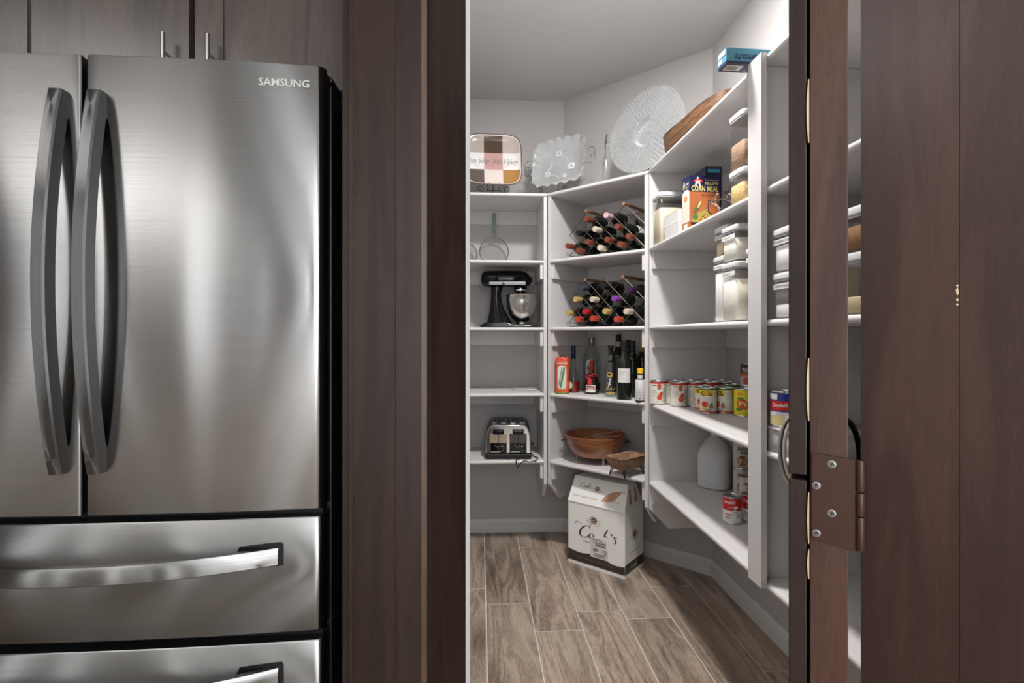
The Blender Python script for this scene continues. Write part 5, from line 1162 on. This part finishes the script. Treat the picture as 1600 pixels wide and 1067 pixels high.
# third shelf
jar(.845, .945, 1.752, 1.846, z3, .236, 'sugar', .86, 'lower left tall container of white powder on the third shelf', text='-', dusty=True)
jar(.848, .945, 1.754, 1.842, z3+.237, .104, 'tan', .62, 'small container of tan grains stacked at the left on the third shelf', text='-')
jar(.826, .935, 1.640, 1.742, z3, .198, 'flour', .84, 'lower front container of cream flour beside the white post, third shelf', text='-', dusty=True, heap=.01)
jar(.826, .935, 1.640, 1.742, z3+.199, .120, 'flour', .86, 'upper front container of flour beside the white post, third shelf', text='-', dusty=True)
jar(.850, .95, 1.520, 1.626, z3, .232, 'tan', .82, 'tan-filled container half hidden by the white post, third shelf', text='-')
# next bay, third shelf
def nj(*a, **k): return jar(*a, grp='white-lidded containers in the bay by the door', **k)
nj(.826, .93, 1.325, 1.428, z3, .129, 'sugar', .38, 'lower container labelled WHITE SUGAR just right of the white post', text='WHITE SUGAR', dusty=True, heap=.03)
nj(.826, .93, 1.325, 1.428, z3+.130, .122, 'sugar', .80, 'upper container labelled POWDER\'D SUGAR just right of the white post', text="POWDER'D SUGAR")
nj(.940, 1.04, 1.355, 1.448, z3, .222, 'tan', .80, 'tan-filled container deep behind the two sugar containers', text='-')
nj(.826, .93, 1.055, 1.160, z3, .140, 'tan', .35, 'lower container of tan powder seen in the gap beside the open door', heap=.02)
nj(.826, .93, 1.055, 1.160, z3+.141, .100, 'brown sugar', .85, 'upper container of brown sugar seen in the gap beside the open door')

# ---- cans
def can(px, py, style, label, z=None, R=.0374, H=.112, back=0.0, rot=0, grp=None, loc=None):
    z = z4 if z is None else z
    if loc is None:
        d = ray(px, py); k = (z-EYE)/d.z; h = Vector((d.x, d.y)).length; k += R/h+back; p = Vector((d.x*k, d.y*k, z+.0006))
    else: p = Vector(loc)
    t = thing('food_can', label, 'can', tuple(p), facing(p)+math.radians(rot), grp)
    MB().lathe([(.0001, .003), (R-.004, .003), (R-.003, 0), (R-.0005, 0), (R, .001), (R, .0035), (R-.0012, .005), (R-.0012, H-.005), (R, H-.0035), (R, H-.001), (R-.0005, H), (R-.003, H), (R-.004, H-.003), (R-.010, H-.0036), (.0001, H-.0032)], 32).build('body', TIN, t, ang=40)
    lab = MB(); r = R-.0006; z0, z1 = .0055, H-.0055
    ST_ = {'tomato': ([(0, .93, 0), (.93, 1, 1)], [CREAM, RED]), 'rotel': ([(0, .05, 1), (.05, .70, 0), (.70, .94, 2), (.94, 1, 3)], [CREAM, RED, YEL, GREEN]), 'yellow': ([(0, 1, 0)], [mat('label_bright_yellow', (.80, .66, .02), .4)]),
           'soup': ([(0, .50, 0), (.50, 1, 1)], [LBLW, mat('soup_red', (.56, .012, .014), .35)]), 'beans': ([(0, 1, 0)], [mat('label_ivory', (.58, .54, .47), .5)]),
           'blackcan': ([(0, .42, 2), (.42, .55, 1), (.55, .92, 0), (.92, 1, 3)], [mat('label_dark', (.05, .03, .02), .5), ORG, mat('label_pale', (.60, .57, .48), .5), mat('label_black', (.012, .012, .012), .5)]),
           'chicken': ([(0, .42, 0), (.42, .46, 1), (.46, .76, 2), (.76, 1, 3)], [mat('label_butter', (.72, .62, .30), .4), BLUE, mat('soup_red', (.56, .012, .014), .35), mat('label_deep_blue', (.02, .04, .26), .35)]),
           'olive': ([(0, 1, 0)], [mat('label_olive', (.16, .13, .05), .5)])}
    bands, ms = ST_[style]
    for a, b, m_ in bands: lab.m = m_; n_ = len(lab.v); lab.lathe([(r, z0+(z1-z0)*a), (r, z0+(z1-z0)*b)], 32); del lab.f[-2:]; del lab.mi[-2:]
    lo = lab.build('label', ms, t, ang=40)
    A = Art(Cyl(r)); h = z1-z0; PL_ = [LBLW, INK, REDP, GREEN, GREYP, YEL, RED, GOLD, CREAM, BLUE, BROWNP]
    if style == 'tomato':
        A.rect(-.024, -.006, h*.84+z0, h*.875+z0, m=1, n=3); A.blob(.010, z0+h*.30, .0125, .0135, m=2); A.blob(.0165, z0+h*.45, .0095, .0135, m=2, rot=-.5); A.blob(.008, z0+h*.83, .0095, .011, m=2); A.blob(.012, z0+h*.70, .008, .003, m=3, rot=.5); A.blob(.003, z0+h*.70, .006, .0025, m=3, rot=-.6)
        A.text('DICED', -.016, z0+h*.62, .020, .0075, m=4); A.text('TOMATOES', -.014, z0+h*.51, .028, .0075, m=4); A.text('PETITE', -.018, z0+h*.38, .016, .004, m=3); A.blob(-.001, z0+h*.09, .004, .003, m=4)
        for q in range(5): A.rect(.026, .044, z0+h*(.12+.13*q), z0+h*(.20+.13*q), m=4, n=3)
    elif style == 'rotel':
        A.text('RO-TEL', -.009, z0+h*.82, .046, .017, bold=.03, m=1); A.rect(-.028, .014, z0+h*.715, z0+h*.735, m=6, n=5); A.blob(-.014, z0+h*.34, .016, .013, m=2); A.blob(-.016, z0+h*.35, .010, .006, m=6, off=.0008); A.blob(.008, z0+h*.42, .009, .014, m=8, rot=.3, off=.0007); A.blob(.011, z0+h*.30, .006, .013, m=3, rot=-.4, off=.0008); A.blob(.015, z0+h*.24, .006, .006, m=2, off=.0009); A.blob(-.018, z0+h*.16, .010, .006, m=5); A.rect(-.014, .012, z0+h*.07, z0+h*.16, m=4, n=4, off=.0009)
        A.text('Original', -.010, z0+h*.60, .022, .0055, shear=.3, m=4); A.rect(.0185, .046, z0+h*.05, z0+h*.93, m=0, n=6, off=.0006)
        for q in range(9): A.rect(.021, .044, z0+h*(.08+.094*q), z0+h*(.10+.094*q), m=4, n=4, off=.0008)
    elif style == 'yellow':
        A.blob(-.004, z0+h*.44, .026, .020, m=6, rot=-.35); A.blob(-.004, z0+h*.44, .022, .016, m=2, rot=-.35, off=.0008); A.blob(-.012, z0+h*.68, .014, .005, m=3, off=.0007); A.blob(-.018, z0+h*.24, .014, .006, m=3, off=.0007); A.text('TOMATO', -.006, z0+h*.52, .030, .008, bold=.02, m=0, off=.0011, rot=-.25); A.text('TOP', -.014, z0+h*.85, .020, .011, bold=.02, m=2); A.text('NET WT 14 OZ', -.004, z0+h*.09, .034, .0055, m=2)
    elif style == 'soup':
        A.text("Campbell's", -.006, z0+h*.83, .045, .0165, shear=.45, bold=.02, m=0); A.text('CONDENSED', -.004, z0+h*.62, .020, .0035, m=0); A.blob(.014, z0+h*.50, .0085, .0085, m=7, off=.0008); A.blob(.014, z0+h*.50, .005, .005, m=8, off=.001); A.text('TOMATO', -.008, z0+h*.33, .032, .0085, bold=.03, m=6); A.text('SOUP', -.010, z0+h*.20, .018, .0065, bold=.03, m=1)
        A.rect(.010, .024, z0+h*.60, z0+h*.70, m=0, n=3, off=.0007); A.blob(.024, z0+h*.30, .004, .009, m=4)
    elif style == 'beans':
        A.text('PINTO', -.002, z0+h*.80, .040, .016, bold=.03, m=1); A.text('BEANS', .006, z0+h*.65, .030, .010, bold=.03, m=1); A.blob(-.004, z0+h*.30, .022, .023, m=10)
        for q in range(12): A.blob(-.018+(q % 4)*.009, z0+h*(.18+.10*(q//4)), .0048, .0032, m=7 if q % 2 else 2, rot=q, off=.0009)
        A.rect(-.026, .024, z0+h*.02, z0+h*.05, m=1, n=5)
    elif style == 'blackcan':
        A.text('TOM', -.006, z0+h*.72, .038, .019, bold=.03, m=8); A.blob(-.004, z0+h*.22, .020, .014, m=6, rot=.2); A.blob(-.006, z0+h*.24, .014, .008, m=2, off=.0008); A.text('Diced', -.004, z0+h*.38, .020, .0045, m=4, shear=.2)
    elif style == 'chicken':
        A.text("Campbell's", -.010, z0+h*.62, .042, .0145, shear=.45, bold=.02, m=0); A.rect(-.044, -.016, z0+h*.80, z0+h*.98, m=0, n=5); A.blob(.020, z0+h*.54, .011, .013, m=7, off=.0008); A.blob(.020, z0+h*.54, .008, .010, m=3, off=.001); A.text('Chunky', -.010, z0+h*.34, .022, .005, shear=.2, m=9); A.rect(-.040, .030, z0+h*.30, z0+h*.42, m=0, n=10, off=.0004)
    else: A.rect(-.02, .02, z0+h*.5, z0+h*.8, m=7, n=5)
    A.build('print', PL_, lo)
    return t
GT = 'cans of diced tomatoes'
T_ = [(1027.6, 2.436, 'white and red tomato can at the far left end of the can row'), (1053, 2.436, 'tomato can tucked between the leftmost can and the first can of the second line'), (1064, 2.3595, 'white and red tomato can nearest the shelf edge, fully in view'),
      (1089, 2.3595, 'tomato can directly behind the left yellow-banded cans'), (1081, 2.436, 'rearmost-line tomato can showing its rim between two nearer cans'), (1112.5, 2.3595, 'tomato can whose red rim shows above the middle yellow-banded can'),
      (1104, 2.436, 'tomato can by the panel, fourth from the left in the rear line'), (1135.5, 2.3595, 'tomato can at the right end of the second line'), (1127.5, 2.436, 'tomato can in the innermost corner of the shelf')]
XS_ = [.843, .9187, .917, .9929, .9944, 1.0688, 1.0701, 1.1447, 1.1458]
for i_, (px, Y_, l_) in enumerate(T_): q = Vector((XS_[i_], Y_, 0)); can(0, 0, 'tomato', l_, loc=(q.x, q.y, z4+.0006), grp=GT)
GR = 'short yellow-banded cans of tomatoes and chilies'
can(1106.8, 646.8, 'rotel', 'yellow-banded tomato and chili can in the front, fully in view', R=.0345, H=.108, grp=GR); can(1098.5, 643.2, 'rotel', 'yellow-banded can peeking out at the left of its twin', R=.0345, H=.108, back=.028, rot=4, grp=GR); can(1133, 647.6, 'rotel', 'yellow-banded can turned to show its nutrition panel', R=.0345, H=.108, back=.012, rot=-34, grp=GR)
can(1143, 640, 'rotel', 'yellow-banded can in the second line behind the bright yellow can', R=.0345, H=.108, back=.020, grp=GR)
can(1162.0, 651.8, 'yellow', 'bright yellow can with a red tomato picture', H=.111)
pb = at_k(1170, 640, 2.26); base_ = (pb.x, pb.y, z4+.0006)
can(0, 0, 'rotel', 'yellow-banded can standing under the black-topped can', R=.0345, H=.106, loc=base_, grp=GR); can(0, 0, 'blackcan', 'black-topped can stacked on another can beside the white post', R=.0345, H=.100, loc=(pb.x, pb.y, z4+.1075), rot=-8)
# bottom shelf
can(1143.8, 820, 'soup', 'red and white tomato soup can standing alone in front, lowest shelf', z=z5, R=.0337, H=.101, rot=-6, grp='red and white soup cans'); can(1173, 817.5, 'soup', 'red and white soup can half hidden by the white post, lowest shelf', z=z5, R=.0337, H=.101, rot=-4, grp='red and white soup cans')
for px, kk, n_, st_2 in ((1159, 2.32, 2, 0), (1170, 2.18, 1, 1)):
    q = at_k(px, 700, kk)
    for j in range(n_): can(0, 0, 'beans', [['lower pinto bean can of the two-can stack beside the water jug', 'upper pinto bean can of the two-can stack beside the water jug'][j], 'pinto bean can standing in front of the bean stack'][st_2] if n_ == 2 or st_2 else '', loc=(q.x, q.y, z5+.0006+j*.1165), R=.0374, H=.1155, grp='pinto bean cans', rot=10) if n_ == 2 else can(0, 0, 'beans', 'single pinto bean can standing in front of the two-can stack', loc=(q.x, q.y, z5+.0006), R=.0374, H=.1155, grp='pinto bean cans', rot=4)
# next bay: soup can on a low white bin
bn = thing('white_bin', 'low white lidded bin under the blue-topped soup can', 'bin', (.822, 1.305, z4+.0006), 0)
mb = MB(); rbox(mb, 0, .30, 0, .15, 0, .060, .010); mb.build('body', mat('bin_white', (.40, .39, .385), .45), bn, ang=50); mb = MB(); rbox(mb, -.003, .303, -.003, .153, .0605, .070, .012); mb.build('lid', mat('bin_white', (.40, .39, .385), .45), bn, ang=50)
q = at_z(1225, 664, z4+.0712); can(0, 0, 'chicken', 'blue-topped soup can with a red band and butter-yellow base', loc=(.853, 1.421, z4+.0712), R=.0337, H=.101, rot=2)
can(0, 0, 'olive', 'dark olive can behind the blue-topped soup can', loc=(.905, 1.448-.034, z4+.0712), R=.0300, H=.095) if False else None
# water jug
JUG = mat('milky_plastic', (.86, .88, .89), .38, trans=.35, ior=1.15); WATER = mat('jug_water', (.58, .65, .69), .3, trans=.1, ior=1.3)
d = ray(1117, 762.8); k = (z5-EYE)/d.z+.066; jp = Vector((d.x*k, d.y*k, z5+.0006)); jp = Vector((jp.x*2.372/jp.y, 2.372, jp.z)); jg = thing('water_jug', 'translucent plastic gallon jug half full of clear liquid on the lowest shelf', 'jug', tuple(jp), facing(jp)+math.radians(75)); jg.scale = (1, 1, .955)
n = 40; prof = [(r*.935, z, p_) for r, z, p_ in [(.0, .002, 3), (.068, .0, 3), (.075, .006, 3), (.077, .014, 3.0), (.075, .022, 3.0), (.077, .030, 3), (.077, .130, 3), (.077, .150, 3), (.074, .172, 2.8), (.062, .200, 2.5), (.044, .225, 2.2), (.026, .240, 2), (.0195, .246, 2), (.0195, .256, 2)]]
def jugmesh(pr):
    mb = MB(); vs = []
    for r, z, pw in pr:
        for q_ in range(n): x, y = rsq(n, 2*PI*q_/n, pw); vs.append((x*max(r, .0002), y*max(r, .0002), z))
    return mb.add(vs, [(i*n+q_, i*n+(q_+1) % n, (i+1)*n+(q_+1) % n, (i+1)*n+q_) for i in range(len(pr)-1) for q_ in range(n)]+[tuple((len(pr)-1)*n+q_ for q_ in range(n))])
jugmesh(prof).build('body', JUG, jg, ang=60)
jugmesh([(.0, .004, 3), (.061, .003, 3), (.0695, .014, 3), (.0695, .128, 3), (.001, .1285, 3)]).build('liquid', WATER, jg, ang=60)
MB().lathe([(.0205, .256), (.0205, .268), (.019, .270), (.0001, .2702)], 24).build('cap', PLAST, jg)
mb = MB(); mb.tube(catmull([(.030, -.030, .232), (.052, -.052, .222), (.066, -.066, .190), (.066, -.066, .150), (.060, -.060, .135)], 5), .0105, 10); mb.build('handle', JUG, jg)
mb = MB(); mb.grid(lambda u, v: (-.028+.056*u, .0736, .050+.082*v), 4, 4); mb.build('label', LBLW, jg)
